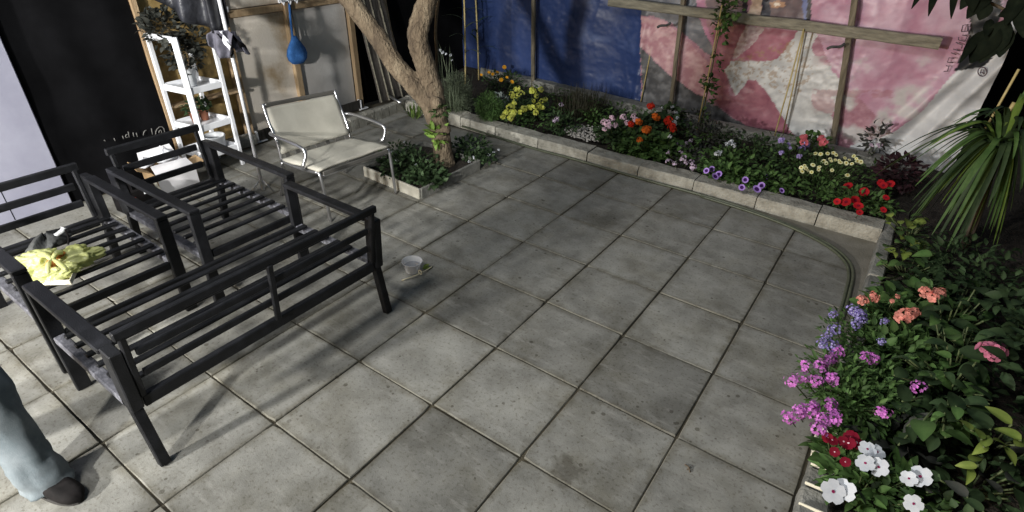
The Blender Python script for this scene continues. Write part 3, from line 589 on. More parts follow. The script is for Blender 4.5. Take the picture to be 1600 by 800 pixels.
# ================================================================== SLATTED METAL SEATING
def seat_set(root, x_back, x_front, y0, y1, face, arms=.60, back=.69, nb=2, slats=5, centre=False):
    """face=+1: sits facing -x (back at large x); face=-1: faces +x. One object per bar."""
    f = face; W, T = .060, .030; bh = .034 if face > 0 else .042
    bx = lambda name, p0, p1, w_, t_, side=(0, 1, 0), mt=M_METAL: (lambda q: (q.bar(p0, p1, w_, t_, side, .004), q.build(name, mt, root))[1])(MB())
    xb, xf = x_back, x_front
    for y, s in ((y0, 1), (y1, -1)):
        yy_ = y+s*W/2
        bx("leg", (xf, yy_, 0), (xf, yy_, arms-.026), W, T)
        bx("leg", (xb+f*.045, yy_, 0), (xb-f*.012, yy_, .30), .042, .040)
        bx("back_post", (xb-f*.012, yy_, .3005), (xb+f*.008, yy_, arms-.002), .046, .078 if face > 0 else .10)
        bx("arm_rest", (xf-f*.018, yy_, arms-.0125), (xb-f*.028, yy_, arms-.0125), W, .024)
        bx("seat_rail", (xf+f*.018, yy_, .312), (xb-f*.028, yy_, .318), .046, .034, (0, 1, 0), M_METALW)
        bx("back_stile", (xb+f*.006, yy_+s*.036, .3405), (xb+f*.050, yy_+s*.036, back-.028), .024, .026)
    ya, yb = y0+W+.002, y1-W-.002
    bx("back_rail", (xb, y0+W*.5+.03, .312), (xb, y1-W*.5-.03, .312), .058, .030, (0, 0, 1))
    bx("top_rail", (xb+f*.052, y0+.040, back-.014), (xb+f*.052, y1-.040, back-.014), .038 if face > 0 else .044, .027, (0, 0, 1))
    for k in range(nb):
        z = .35+(back-.35)*(k+1)/(nb+1)-.015; x = xb+f*(.006+.044*(z-.345)/(back-.38))
        bx("back_slat", (x, ya+.032, z), (x, yb-.032, z), bh, .018, (0, 0, 1))
    if centre:
        ym = (y0+y1)/2+.0
        bx("back_stile", (xb+f*.030, ym, .346), (xb+f*.062, ym, back-.029), .028, .018)
    bx("front_rail", (xf+f*.002, ya, .312), (xf+f*.002, yb, .312), .044, .024, (0, 0, 1))
    for k in range(slats):
        x = xf+(xb-xf)*(k+1)/(slats+1); wv = rng.uniform(-.004, .004)
        bx("slat", (x, ya-.030, .352+wv*.2), (x, yb+.030, .352-wv*.2), .030, .018, (1, 0, 0))
s1 = empty("slatted_sofa", (-1.05, .25, 0), "charcoal slatted metal two-seat sofa frame with its back towards the camera", "sofa frame")
seat_set(s1, -.722, -1.405, -.425, .905, 1, .60, .685, 2, 6, True)
s2 = empty("slatted_armchair", (-2.0, .65, 0), "empty charcoal slatted metal armchair frame in front of the white shelf", "armchair frame", "slatted metal armchairs")
seat_set(s2, -2.37, -1.515, .335, .985, -1, .60, .70, 2, 7)
s3 = empty("slatted_armchair", (-2.0, -.05, 0), "charcoal slatted metal armchair frame with the yellow bag on its seat", "armchair frame", "slatted metal armchairs")
seat_set(s3, -2.40, -1.585, -.415, .262, -1, .60, .66, 2, 7)
# things on the armchair seat
t = empty("cream_tray", (-1.97, -.22, .364), "flat cream cardboard tray under the yellow bag", "tray")
tq = [atz(36, 446, .366), atz(112, 444, .366), atz(124, 418, .366), atz(58, 410, .366)]; tq = [Vector((p.x, p.y, .364)) for p in tq]; q = MB()
q.add(tq+[p+Vector((0, 0, .004)) for p in tq], [(3, 2, 1, 0), (4, 5, 6, 7), (0, 1, 5, 4), (1, 2, 6, 5), (2, 3, 7, 6), (3, 0, 4, 7)])
for i_ in range(4): q.bar(tq[i_]+Vector((0, 0, .016)), tq[(i_+1) % 4]+Vector((0, 0, .016)), .024, .004, (0, 0, 1), .001)
q.build("tray", M_CREAM, t)
t = empty("plastic_bag", (-2.03, -.16, .38), "crumpled translucent yellow plastic bag open on the armchair seat", "bag")
def crumple(c, rx, ry, h, mt, name, parent, seed, open_top=True, amp=.18, rz=0.0, nu=44, nv=16, flare=.25):
    q = MB(); vs = []; M_ = Matrix.Rotation(rz, 3, 'Z')
    for j in range(nv+1):
        t_ = j/nv; rr = (math.sin(min(1, t_*1.9)*math.pi/2)**.7)*(1+flare*max(0, t_-.5)) if open_top else math.sin(math.pi*min(.985, t_+.015))**.7
        for i in range(nu):
            a = 2*math.pi*i/nu; k = 1+amp*(mnoise.noise(Vector((math.cos(a)*2.2, math.sin(a)*2.2, t_*2+seed)))+.7*abs(mnoise.noise(Vector((math.cos(a)*5, math.sin(a)*5, t_*3+seed*2)))))
            z = h*(t_**1.2)*(1+.5*mnoise.noise(Vector((math.cos(a)*1.5, math.sin(a)*1.5, seed*3))))
            vs.append(Vector(c)+M_ @ Vector((rx*rr*k*math.cos(a), ry*rr*k*math.sin(a), z)))
    fs = [(j*nu+i, j*nu+(i+1) % nu, (j+1)*nu+(i+1) % nu, (j+1)*nu+i) for j in range(nv) for i in range(nu)]
    q.add(vs, fs, 0, 1.0, True); return q.build(name, mt, parent)
def lump(c, r, seed, mt, name, parent, amp=.22, nu=84, nv=46, ax=0.0):
    q = MB(); vs = []; Mx = Matrix.Rotation(ax, 3, 'Z')
    for j in range(nv+1):
        th = math.pi*(.012+.976*j/nv)
        for i in range(nu):
            ph = 2*math.pi*i/nu; d = Vector((math.cos(th), math.sin(th)*math.cos(ph), math.sin(th)*math.sin(ph)))
            k = 1+amp*(mnoise.noise(d*1.7+Vector((seed, 0, 0)))*1.1-1.5*abs(mnoise.noise(d*2.6+Vector((0, seed, 0))))-.6*abs(mnoise.noise(d*4.6+Vector((0, 0, seed))))-.12*abs(mnoise.noise(d*9.5+Vector((seed, 0, seed))))+.45)
            p = Vector(c)+Mx @ Vector((d.x*r[0]*k, d.y*r[1]*k, d.z*r[2]*k)); p.z = max(p.z, .373+.004*mnoise.noise(p*40)); vs.append(p)
    fs = [(j*nu+i, j*nu+(i+1) % nu, (j+1)*nu+(i+1) % nu, (j+1)*nu+i) for j in range(nv) for i in range(nu)]
    q.add(vs, fs+[tuple(range(nu-1, -1, -1)), tuple(range(nv*nu, nv*nu+nu))], 0, 1.0, True); return q.build(name, mt, parent)
lump(atz(62, 413, .41), (.105, .085, .070), 2.3, M_YBAG, "bag_lobe", t, .26, ax=1.1); lump(atz(116, 405, .41), (.115, .070, .060), 8.1, M_YBAG, "bag_lobe", t, .30, ax=1.5); lump(atz(90, 424, .40), (.10, .06, .04), 5.4, M_YBAG, "bag_lobe", t, .24, ax=1.3)
q = MB(); kn = atz(82, 406, .470)
for e, r_ in ((atz(64, 398, .475), .017), (atz(106, 424, .45), .013), (atz(74, 428, .45), .011), (atz(98, 394, .485), .013)): q.tube(bend([kn, kn.lerp(e, .5)+Vector((0, 0, .016)), e], 5), [r_*.8]*5+[r_]*5+[.003], 7)
q.build("knot", M_YBAG, t)
for k, (dx, dy, s, lab) in enumerate(((.0, .02, .030, "orange peel lump in the middle of the yellow bag"), (-.03, .06, .026, "orange peel lump at the far side of the yellow bag"))):
    q = MB(); og = atz(92-12*k, 398+14*k, .462); q.lathe(tuple(og), [(s*math.sin(a*math.pi/6)*(1+.2*math.sin(a*3)), -s*.7*math.cos(a*math.pi/6)) for a in range(7)], 12); o = q.build("orange_peel", M_ORANGE); tag(o, lab, "orange peel", "orange peel in the bag")
t = empty("work_glove", (-2.14, -.10, .37), "crumpled dark cloth glove with a pale cuff lying behind the yellow bag", "glove")
crumple((-2.15, -.12, .366), .06, .11, .085, M_DARKC, "palm", t, 5.1, False, .5, .5)
q = MB(); q.tube(bend([Vector((-2.13, -.10, .43)), Vector((-2.10, -.06, .46)), Vector((-2.10, -.045, .475))], 4), [.012]*8+[.017], 8); q.build("cuff", M_POT, t)
q = MB(); q.tube(bend([Vector((-2.09, -.045, .47)), Vector((-2.07, -.05, .43)), Vector((-2.05, -.07, .40))], 4), .005, 6); q.build("cord", M_SHOE, t)

# ---- pale sling chair with chrome arms
ch = empty("sling_chair", (-2.05, 1.7, 0), "chrome framed armchair with pale beige sling seat beside the tree planter", "chair")
FL, FR, BL, BR = Vector((-1.78, 1.385, 0)), Vector((-1.735, 2.0, 0)), Vector((-2.42, 1.43, 0)), Vector((-2.36, 2.03, 0))
sfl, sfr = Vector((-1.81, 1.385, .372)), Vector((-1.765, 2.0, .372)); sbl, sbr = Vector((-2.27, 1.41, .335)), Vector((-2.22, 2.02, .335))
tbl, tbr = face_on(411, 165, (-2.47, 1.40, 0)), face_on(523, 143, (-2.43, 2.04, 0))
tb = lambda name, pts, r=.0125, k=6, mt=M_CHROME: (lambda q: (q.tube(bend(pts, k), r, 10), q.build(name, mt, ch))[1])(MB())
for a, s, bk_, sb, tp, out in ((FL, sfl, BL, sbl, tbl, -.045), (FR, sfr, BR, sbr, tbr, .045)):
    tb("front_leg", [a, a.lerp(s, .5), s+Vector((-.002, 0, -.03)), s+Vector((-.03, 0, -.002))])
    tb("side_rail", [s+Vector((-.03, 0, -.006)), s.lerp(sb, .5)+Vector((0, 0, -.014)), sb+Vector((0, 0, -.006))])
    tb("rear_leg", [bk_, bk_.lerp(sb, .5)+Vector((.01, 0, 0)), sb+Vector((-.01, 0, -.012))])
    tb("back_upright", [sb+Vector((-.01, 0, 0)), sb.lerp(tp, .35)+Vector((.015, 0, 0)), sb.lerp(tp, .7), tp+Vector((0, 0, .012))], .011)
    o_ = Vector((0, out, 0)); pA = sb.lerp(tp, .52); pB = s.lerp(sb, .30)
    tb("arm", [pA, pA+o_*.8+Vector((.03, 0, .004)), pA+o_+Vector((.16, 0, .005)), Vector((pB.x-.035, (pA+o_).y, pA.z-.008)), Vector((pB.x+.018, (pA+o_).y, pA.z-.045)), Vector((pB.x+.02, (pB+o_).y, pA.z-.12)), pB+o_+Vector((.012, 0, .045)), pB+o_*.8+Vector((-.004, 0, .006)), pB+Vector((-.02, 0, -.006))], .0125)
tb("cross_bar", [sfl+Vector((-.012, .01, -.035)), sfr+Vector((-.012, -.01, -.035))], .011, 2); tb("cross_bar", [sbl, sbr], .011, 2)
tb("cross_bar", [tbl.lerp(tbr, .01), tbl.lerp(tbr, .99)], .010, 2)
def cloth(c00, c10, c11, c01, name, sag, th=.010, nu=14, nv=14, over=.0, wrinkle=.004):
    q = MB(); vs = []; nrm = (c10-c00).cross(c01-c00).normalized()
    for j in range(nv+1):
        for i in range(nu+1):
            a, b = i/nu, j/nv; p = (c00*(1-a)+c10*a)*(1-b)+(c01*(1-a)+c11*a)*b
            p = p-nrm*(sag*4*a*(1-a)*(.3+.7*4*b*(1-b)))+nrm*(mnoise.noise(p*7)*wrinkle); vs.append(p)
    fs = [(j*(nu+1)+i, j*(nu+1)+i+1, (j+1)*(nu+1)+i+1, (j+1)*(nu+1)+i) for j in range(nv) for i in range(nu)]
    q.add(vs, fs, 0, 1.0, True); o = q.build(name, M_SLING, ch); sd = o.modifiers.new("t", 'SOLIDIFY'); sd.thickness = th; sd.offset = 0; return o
u = Vector((0, 0, .014))
cloth(sbl+u+Vector((.015, -.012, 0)), sbr+u+Vector((.015, .012, 0)), sfr+u+Vector((.0, .014, .004)), sfl+u+Vector((.0, -.014, .004)), "seat_sling", .012, .014, wrinkle=.008)
fw = Vector((.012, 0, 0))
b0, b1 = sbl.lerp(tbl, .13)+fw, sbr.lerp(tbr, .13)+fw
cloth(tbl+fw-Vector((0, 0, .02)), tbr+fw-Vector((0, 0, .02)), b1, b0, "back_sling", .014, .012)
q = MB(); q.bar(tbl+Vector((.004, .015, .0)), tbr+Vector((.004, -.015, .0)), .028, .020, (0, 0, 1), .005); q.build("head_band", M_STRAP, ch)
for k in range(7):
    a = (k+.5)/7; p = b0.lerp(b1, a); q = MB(); q.bar(p+Vector((-.002, 0, .006)), sbl.lerp(sbr, a)+Vector((.01, 0, .012)), .035, .006, (0, 1, 0), .001); q.build("strap", M_STRAP, ch)
q = MB(); q.bar(sfl+Vector((.004, .02, -.012)), sfr+Vector((.004, -.02, -.012)), .03, .012, (0, 0, 1), .003); q.build("front_band", M_STRAP, ch)
t = tag(MB().tube([atz(603, 147, .15), atz(626, 161, .12)], .014, 8).build("metal_pipe", M_CHROME), "short shiny pipe lying on the brick edging left of the tree", "pipe")

# ---- white shelf, pots, box
sh = empty("plant_shelf", (-3.4, 1.4, 0), "tall white open shelf standing against the stained board wall", "shelf")
A_, B_, C_, D_ = Vector((-3.46, 1.255, 0)), Vector((-3.17, 1.305, 0)), Vector((-3.19, 1.60, 0)), Vector((-3.46, 1.55, 0))
D_ = A_+C_-B_; H_ = 1.10
bb = lambda name, p0, p1, w_, t_, side: (lambda q: (q.bar(p0, p1, w_, t_, side, .003), q.build(name, M_WHITE, sh))[1])(MB())
bt_, at_ = (B_-A_).normalized(), (C_-B_).normalized()
for p in (A_, B_, C_, D_): bb("post", p, p+Vector((0, 0, H_ if p in (A_, B_) else .98)), .045 if p is B_ else .032, .026, at_ if p is not B_ else bt_+at_*.8)
bb("side_rail", A_+Vector((0, 0, H_-.02))+bt_*.02, B_+Vector((0, 0, H_-.02))-bt_*.025, .045, .02, (0, 0, 1))
for z in (.17, .40, .70):
    for a, b, s in ((A_, B_, bt_), (D_, C_, bt_), (B_, C_, at_), (A_, D_, at_)):
        bb("shelf_rim", a+s*.025+Vector((0, 0, z)), b-s*.018+Vector((0, 0, z)), .05, .014, (0, 0, 1))
    q = MB(); off = Vector((0, 0, z-.018)); i_ = .012
    vs = [A_+off, B_+off, C_+off, D_+off]; vs += [v_+Vector((0, 0, .012)) for v_ in vs]; q.add(vs, [(3, 2, 1, 0), (4, 5, 6, 7), (0, 1, 5, 4), (1, 2, 6, 5), (2, 3, 7, 6), (3, 0, 4, 7)]); q.build("shelf_board", M_WHITE, sh)
def ball_leaves(q, c, r, n, L, W, shape=0, flat=1.0, inner=.35, curl=.3, tone=(.6, 1.35), up=.35, zmin=None, segs=3):
    for _ in range(n):
        d = Vector((rng.gauss(0, 1), rng.gauss(0, 1), rng.gauss(0, 1))).normalized(); k = inner+(1-inner)*rng.random()**.6
        p = Vector(c)+Vector((d.x*r[0], d.y*r[1], d.z*r[2]*flat))*k
        if zmin is not None and p.z < zmin: p.z = zmin+rng.uniform(0, .03)
        dd = (Vector((d.x, d.y, d.z*.6))+Vector((rng.uniform(-.6, .6), rng.uniform(-.6, .6), up+rng.uniform(-.4, .4)))).normalized()
        nn = (Vector((0, 0, 1))+d*.6+Vector((rng.uniform(-.5, .5), rng.uniform(-.5, .5), 0))).normalized(); s = rng.uniform(.65, 1.25)
        q.leaf(p, dd, nn, L*s, W*s, curl*rng.uniform(.2, 1.4), .3, shape, rng.uniform(*tone), segs=segs)
pc = face_on(293, 112, (-3.31, 1.43, 0)); pc.z = .70
t = empty("potted_plant", pc, "tall dark shrub in a white pot on the top tier of the white shelf", "potted plant")
q = MB(); q.lathe(pc, [(.045, 0), (.062, .13), (.066, .135), (.060, .137), (.054, .12), (.02, .118)], 20); q.build("pot", M_POT, t)
q = MB()
for k in range(7): q.tube(bend([pc+Vector((0, 0, .11)), pc+Vector((rng.uniform(-.08, .08), rng.uniform(-.08, .08), .25)), pc+Vector((rng.uniform(-.12, .12), rng.uniform(-.16, .12), rng.uniform(.35, .5)))], 4), .004, 5)
q.build("stem", M_TWIG, t)
q = MB(); ball_leaves(q, pc+Vector((0, .0, .24)), (.12, .13, .15), 240, .050, .036, 0, tone=(.5, 1.5)); ball_leaves(q, pc+Vector((-.02, -.09, .44)), (.13, .15, .14), 280, .052, .036, 0, tone=(.5, 1.5)); ball_leaves(q, pc+Vector((.06, .09, .34)), (.09, .09, .12), 110, .05, .034, 0, tone=(.5, 1.4))
q.build("foliage", M_LFX, t, 'stuff')
for u_, v_, lab in ((305, 182, "small plant in a terracotta pot on the middle tier, left of its twin"), (319, 180, "small plant in a terracotta pot on the middle tier, right of its twin")):
    p = face_on(u_, v_, (-3.28, 1.43 if u_ < 310 else 1.52, 0)); p.z = .402
    t = empty("potted_plant", p, lab, "potted plant", "terracotta pots on the shelf"); q = MB(); q.lathe(p, [(.028, 0), (.040, .075), (.044, .076), (.044, .09), (.036, .09), (.02, .08)], 16); q.build("pot", M_TERRA, t)
    q = MB(); ball_leaves(q, p+Vector((0, 0, .12)), (.065, .065, .06), 60, .045, .03); q.build("foliage", M_LFD, t, 'stuff')
t = empty("pale_bucket", (-3.3, 1.47, .175), "white plastic tub on the bottom tier of the white shelf", "tub")
q = MB(); q.lathe((-3.30, 1.47, .172), [(.07, 0), (.085, .10), (.09, .10), (.085, .108), (.078, .1), (.06, .02)], 18); q.build("tub", M_POT, t)
bx = empty("fruit_box", (-3.12, 1.0, 0), "white printed cardboard fruit box with torn flaps beside the shelf", "box")
f0, f1 = Vector((-3.10, .86, 0)), Vector((-3.07, 1.145, 0)); bd = Vector((-.30, .03, 0)); hz = Vector((0, 0, .17)); th = .005
def slab4(a, b, c, d, name, mt, parent, t_=.005):
    n_ = (b-a).cross(d-a).normalized()*t_; q = MB(); q.add([a, b, c, d, a+n_, b+n_, c+n_, d+n_], [(3, 2, 1, 0), (4, 5, 6, 7), (0, 1, 5, 4), (1, 2, 6, 5), (2, 3, 7, 6), (3, 0, 4, 7)]); return q.build(name, mt, parent)
slab4(f0, f1, f1+hz, f0+hz, "front_panel", M_CARDW, bx); slab4(f1, f1+bd, f1+bd+hz, f1+hz, "side_panel", M_CARD, bx); slab4(f0+bd, f0, f0+hz, f0+bd+hz, "side_panel", M_CARD, bx); slab4(f1+bd, f0+bd, f0+bd+hz, f1+bd+hz, "rear_panel", M_CARD, bx)
slab4(f0+Vector((0, 0, .01)), f0+bd+Vector((0, 0, .01)), f1+bd+Vector((0, 0, .01)), f1+Vector((0, 0, .01)), "bottom_panel", M_CARD, bx)
slab4(f0+hz+Vector((0, 0, .002)), f1+hz+Vector((0, 0, .002)), f1+hz+Vector((-.09, -.01, .05)), f0+hz+Vector((-.10, .02, .045)), "flap", M_CARDW, bx)
slab4(f1+hz+Vector((-.01, 0, .002)), f1+hz+bd*.55, f1+hz+bd*.5+Vector((0, .08, .03)), f1+hz+Vector((0, .085, .02)), "flap", M_CARD, bx)
slab4(f1+bd+hz, f0+bd+hz, f0+bd+hz+Vector((-.04, .02, .09)), f1+bd+hz+Vector((-.05, -.02, .10)), "flap", M_CARDW, bx)
slab4(f0+bd+hz, f0+hz+bd*.3, f0+hz+bd*.3+Vector((0, -.09, .05)), f0+bd+hz+Vector((0, -.08, .06)), "flap", M_CARD, bx)
fx = (f1-f0).normalized(); on = Vector((.004, 0, 0))
def onbox(a, z): return f0.lerp(f1, a)+Vector((0, 0, z))+on
def disc_patch(c, rx, rz_, ang, name, mt):
    q = MB(); n = 18; vs = [c+fx*(rx*math.cos(k*6.283/n)*math.cos(ang)-rz_*math.sin(k*6.283/n)*math.sin(ang))+Vector((0, 0, rx*math.cos(k*6.283/n)*math.sin(ang)+rz_*math.sin(k*6.283/n)*math.cos(ang))) for k in range(n)]
    q.add(vs, [tuple(range(n))]); return q.build(name, mt, bx)
disc_patch(onbox(.28, .020), .062, .018, .18, "green_print", M_GREENP); disc_patch(onbox(.72, .028), .075, .021, .10, "green_print", M_GREENP); disc_patch(onbox(.55, .085), .030, .009, .1, "red_print", M_REDP)
q = MB(); q.tube([onbox(.48, .10), onbox(.60, .135), onbox(.68, .14), onbox(.62, .115), onbox(.5, .098)], .0012, 4); q.tube([onbox(.3, .055), onbox(.75, .068)], .0014, 4); q.build("line_print", M_REDP, bx)
for k, (dx, dy, z, s, lab) in enumerate(((-.16, .17, .19, .085, "big crumpled white paper on the right of the fruit box"), (-.20, .03, .18, .06, "crumpled white paper with blue print on the left of the fruit box"), (-.13, .24, .16, .05, "small white paper scrap at the shelf side of the fruit box"))):
    p = f0+Vector((dx, dy, z)); o = crumple(p, s*.8, s, s*1.3, M_PAPER, "crumpled_paper", None, 7+k*3.3, False, .6, k, 22, 10); tag(o, lab, "paper", "papers in the fruit box")
t = empty("product_carton", (-3.02, .68, 0), "dark carton with red and green print half hidden behind the armchair arms", "carton")
q = MB(); q.box((-3.05, .66, .09), (.2, .22, .18), .1); q.build("carton", M_SHOE, t)
for z, mt in ((.12, M_REDP), (.06, M_REDP), (.03, M_GREENP)):
    q = MB(); q.box((-2.945, .60, z), (.006, .05, .035), .1, 0, .001); q.build("print", mt, t)
q = MB(); q.box((-2.942, .71, .15), (.006, .05, .02), .1, 0, .001); q.build("print", M_PAPER, t)
o = MB().lathe((-3.0, .80, .0), [(.025, 0), (.025, .12), (.012, .15), (.012, .17), (.001, .171)], 12).build("pale_bottle", M_CREAM); tag(o, "small pale bottle standing between the dark carton and fruit box", "bottle")

# ---- white pole with folded dark canopy and hanging cloth, blue bag on the wall
um = empty("patio_umbrella", (-2.61, 1.4, 0), "closed dark patio umbrella on a white pole beside the shelf", "umbrella")
q = MB(); q.tube([(-2.61, 1.4, .0), (-2.61, 1.4, 1.9)], .0135, 10); q.build("pole", M_WHITE, um)
for a in (.3, 2.4, 4.5):
    q = MB(); q.tube([(-2.61, 1.4, .10), (-2.61+.10*math.cos(a), 1.4+.10*math.sin(a), .004)], .005, 6); q.build("foot", M_CHROME, um)
def drape(poly_bot, poly_top, base, name, mt, parent, amp, freq, th=.006, nu=40, nv=18, seed=0):
    q = MB(); vs = []; pb_ = bend([Vector((*p, 0)) for p in poly_bot], 12); pt_ = bend([Vector((*p, 0)) for p in poly_top], 12)
    pick = lambda L_, a: L_[min(int(a*(len(L_)-1)), len(L_)-2)].lerp(L_[min(int(a*(len(L_)-1))+1, len(L_)-1)], a*(len(L_)-1)-min(int(a*(len(L_)-1)), len(L_)-2))
    h_ = Vector((CF.x, CF.y, 0)).normalized()
    for j in range(nv+1):
        for i in range(nu+1):
            a, b = i/nu, j/nv; p = pick(pb_, a).lerp(pick(pt_, a), b); w_ = face_on(p.x, p.y, base)
            k = amp*(math.sin(a*freq+seed+2.2*b)+.8*mnoise.noise(Vector((a*5, b*3, seed))))
            vs.append(w_-h_*k)
    fs = [(j*(nu+1)+i, j*(nu+1)+i+1, (j+1)*(nu+1)+i+1, (j+1)*(nu+1)+i) for j in range(nv) for i in range(nu)]
    q.add(vs, fs, 0, 1.0, True); o = q.build(name, mt, parent); sd = o.modifiers.new("t", 'SOLIDIFY'); sd.thickness = th; return o
drape([(236, -8), (262, 14), (292, 33), (322, 46), (343, 50), (353, 44)], [(215, -220), (240, -225), (262, -228), (285, -230), (305, -230), (318, -230)], (-2.66, 1.37, 0), "canopy", M_CANOPY, um, .055, 17, nu=60, nv=26, seed=1.2)
M_GCLOTH = mat("grey_cloth", (.085, .083, .105), (.17, .165, .205), 8, .85, .4, 60, detail=8)
t = empty("grey_cloth", (-2.6, 1.4, .95), "grey striped cloth tied round the white umbrella pole", "cloth")
drape([(326, 66), (334, 80), (346, 90), (358, 92)], [(325, 52), (336, 47), (350, 48), (366, 52)], (-2.57, 1.36, 0), "left_fold", M_GCLOTH, t, .02, 12, .004, 24, 10, .4)
drape([(360, 74), (370, 80), (380, 82), (391, 85)], [(352, 48), (360, 49), (368, 52), (372, 60)], (-2.56, 1.43, 0), "right_fold", M_GCLOTH, t, .02, 14, .004, 24, 10, 2.0)
drape([(342, 52), (350, 66), (362, 78), (362, 90)], [(340, 50), (352, 62), (366, 76), (360, 92)], (-2.54, 1.38, 0), "stripe", M_BLACK, t, .018, 9, .004, 18, 4, .4)
drape([(349, 48), (352, 58), (362, 70), (360, 78)], [(344, 48), (347, 58), (352, 68), (358, 80)], (-2.535, 1.38, 0), "pale_stripe", M_PAPER, t, .018, 9, .004, 18, 4, .4)
drape([(352, 52), (364, 62), (376, 72), (378, 82)], [(358, 51), (370, 60), (382, 70), (384, 83)], (-2.53, 1.43, 0), "stripe", M_BLACK, t, .018, 9, .004, 18, 4, 2.0)
t = empty("hanging_bag", (-3.5, 2.5, .6), "small blue knitted bag hanging from its strap on the board wall", "bag")
bb_ = atx(463, 78, -3.47); q = MB()
prof = [(.004, -.115), (.045, -.108), (.072, -.075), (.080, -.035), (.070, .01), (.048, .05), (.028, .085), (.020, .11)]
q.lathe(bb_, [(r_*1.3, z*1.12) for r_, z in prof], 24, 0, .55, 1.05); q.build("pouch", M_BLUE, t)
top = atx(452, 5, -3.50)
for dy in (-.018, .022):
    q = MB(); q.tube(bend([bb_+Vector((0, dy, .09)), bb_.lerp(top, .6)+Vector((0, dy*.8, 0)), top], 5), .011 if dy < 0 else .006, 7); q.build("strap", M_BLUE if dy < 0 else M_DARKC, t)
t = empty("hook_rack", top, "white plastic hook rack holding the blue bag on the wall", "hook rack")
q = MB(); q.bar(top+Vector((-.03, -.09, .03)), top+Vector((-.03, .13, .05)), .05, .02, (0, 0, 1)); q.build("plate", M_WHITE, t)
for dy in (-.07, 0, .07):
    q = MB(); q.tube([top+Vector((-.02, dy, .03)), top+Vector((.02, dy, -.005)), top+Vector((.03, dy, .02))], .007, 6); q.build("hook", M_WHITE, t)
rv = atx(352, 15, -3.53)
o = MB().lathe(rv, [(.001, .03), (.03, .02), (.03, -.02), (.001, -.03)], 14, 0, .5, 1).build("round_knob", M_WHITE); tag(o, "small round white knob at the left end of the wall rail", "knob")

# ---- hose, cup, twig
q = MB(); q.tube(bend([(x, y, .016+.003*math.sin(x*5)) for x, y in HOSE], 6), .0105, 8)
q.tube(bend([(x-.006-.010*max(0, x), y-.019+.003*math.sin(x*7), .014) for x, y in HOSE[4:]], 6), .0095, 8); o = q.build("garden_hose", M_HOSE); tag(o, "doubled dull green hose along the kerb, curving at the bed corner", "hose")
def glass(name):
    M = bpy.data.materials.new(name); M.use_nodes = True; b = M.node_tree.nodes["Principled BSDF"]; b.inputs['Base Color'].default_value = (.93, .94, .97, 1); b.inputs['Roughness'].default_value = .08; b.inputs['Alpha'].default_value = .38; b.inputs['Specular IOR Level'].default_value = .9; return M
cp = atz(645, 424); t = empty("plastic_cup", cp, "clear plastic tub of water standing on the paving slabs", "cup")
q = MB(); q.lathe(cp, [(.001, .003), (.042, .003), (.045, .006), (.060, .074), (.066, .076), (.066, .080), (.058, .077), (.043, .010)], 28); q.build("tub", glass("clear_plastic"), t)
q = MB(); q.lathe(cp, [(.001, .042), (.0445, .042), (.046, .046)], 28, cap=False); q.build("rim", M_POT, t) if False else None
q = MB(); q.lathe(cp, [(.052, .046), (.001, .046)], 28, cap=False); wtr = bpy.data.materials.new("water"); wtr.use_nodes = True; b = wtr.node_tree.nodes["Principled BSDF"]; b.inputs['Base Color'].default_value = (.35, .36, .40, 1); b.inputs['Roughness'].default_value = .03; b.inputs['Alpha'].default_value = .5; q.build("water", wtr, t)
q = MB(); q.tube(bend([atz(628, 438, .006), atz(655, 428, .02), atz(676, 416, .006)], 5), .004, 6); a = atz(656, 426, .03)
q.tube([a+Vector((.014*math.cos(k*.7), .004, .014*math.sin(k*.7))) for k in range(10)], .004, 5); o = q.build("pale_stick", M_WEED); tag(o, "pale thin stick with a small ring under the clear tub", "stick")
q = MB(); q.tube(bend([atz(1070, 726, .005), atz(1076, 730, .010), atz(1078, 738, .005)], 4), .003, 5); q.tube([atz(1073, 734, .005), atz(1079, 729, .012)], .002, 5); o = q.build("fallen_twig", M_TWIG); tag(o, "tiny dark twig lying on the slabs near the right kerb", "twig")
q = MB(); q.leaf(atz(660, 420, .01), (.4, .5, .1), (0, 0, 1), .06, .035); q.leaf(atz(662, 418, .012), (.1, .6, .2), (0, 0, 1), .05, .03); o = q.build("fallen_leaf", M_LFY); tag(o, "small dull green leaf lying beside the clear tub", "leaf")

# ================================================================== TREE IN ITS PLANTER
pln = empty("tree_planter", (-1.85, 2.4, 0), "square planter of pale edging slabs around the tree trunk", "planter")
c0, c1, c2, c3 = Vector((-2.185, 2.085, 0)), Vector((-1.515, 2.045, 0)), Vector((-1.51, 2.80, 0)), Vector((-2.19, 2.82, 0))
M_PLE = mat("planter_tile", (.34, .32, .26), (.52, .50, .43), 9, .8, .4, 90, world=True, detail=8)
for a, b, mt in ((c0, c1, M_PLE), (c1, c2, M_KERBD), (c2, c3, M_KERBD), (c3, c0, M_KERBD)):
    d = (b-a).normalized(); q = MB(); q.bar(a+d*(.0 if mt is M_PLE else .012)+Vector((0, 0, .038)), b+d*(-.002)+Vector((0, 0, .038)), .020, .10, Vector((-d.y, d.x, 0)), .004); q.build("edging_slab", mt, pln)
q = MB(); n = 10; vs = []
for j in range(n+1):
    for i in range(n+1):
        p = (c0.lerp(c1, i/n)).lerp(c3.lerp(c2, i/n), j/n); vs.append(p+Vector((0, 0, .055+.02*mnoise.noise(p*8))))
q.add(vs, [(j*(n+1)+i, j*(n+1)+i+1, (j+1)*(n+1)+i+1, (j+1)*(n+1)+i) for j in range(n) for i in range(n)], smooth=True); q.build("soil", M_SOIL, pln)
TB = Vector((-1.78, 2.57, 0))
tree = empty("tree", TB, "leaning forked tree trunk with two bare limbs rising from the square planter", "tree")
fo = lambda u, v, k=0: face_on(u, v, TB)+Vector((CF.x, CF.y, 0)).normalized()*k
q = MB()
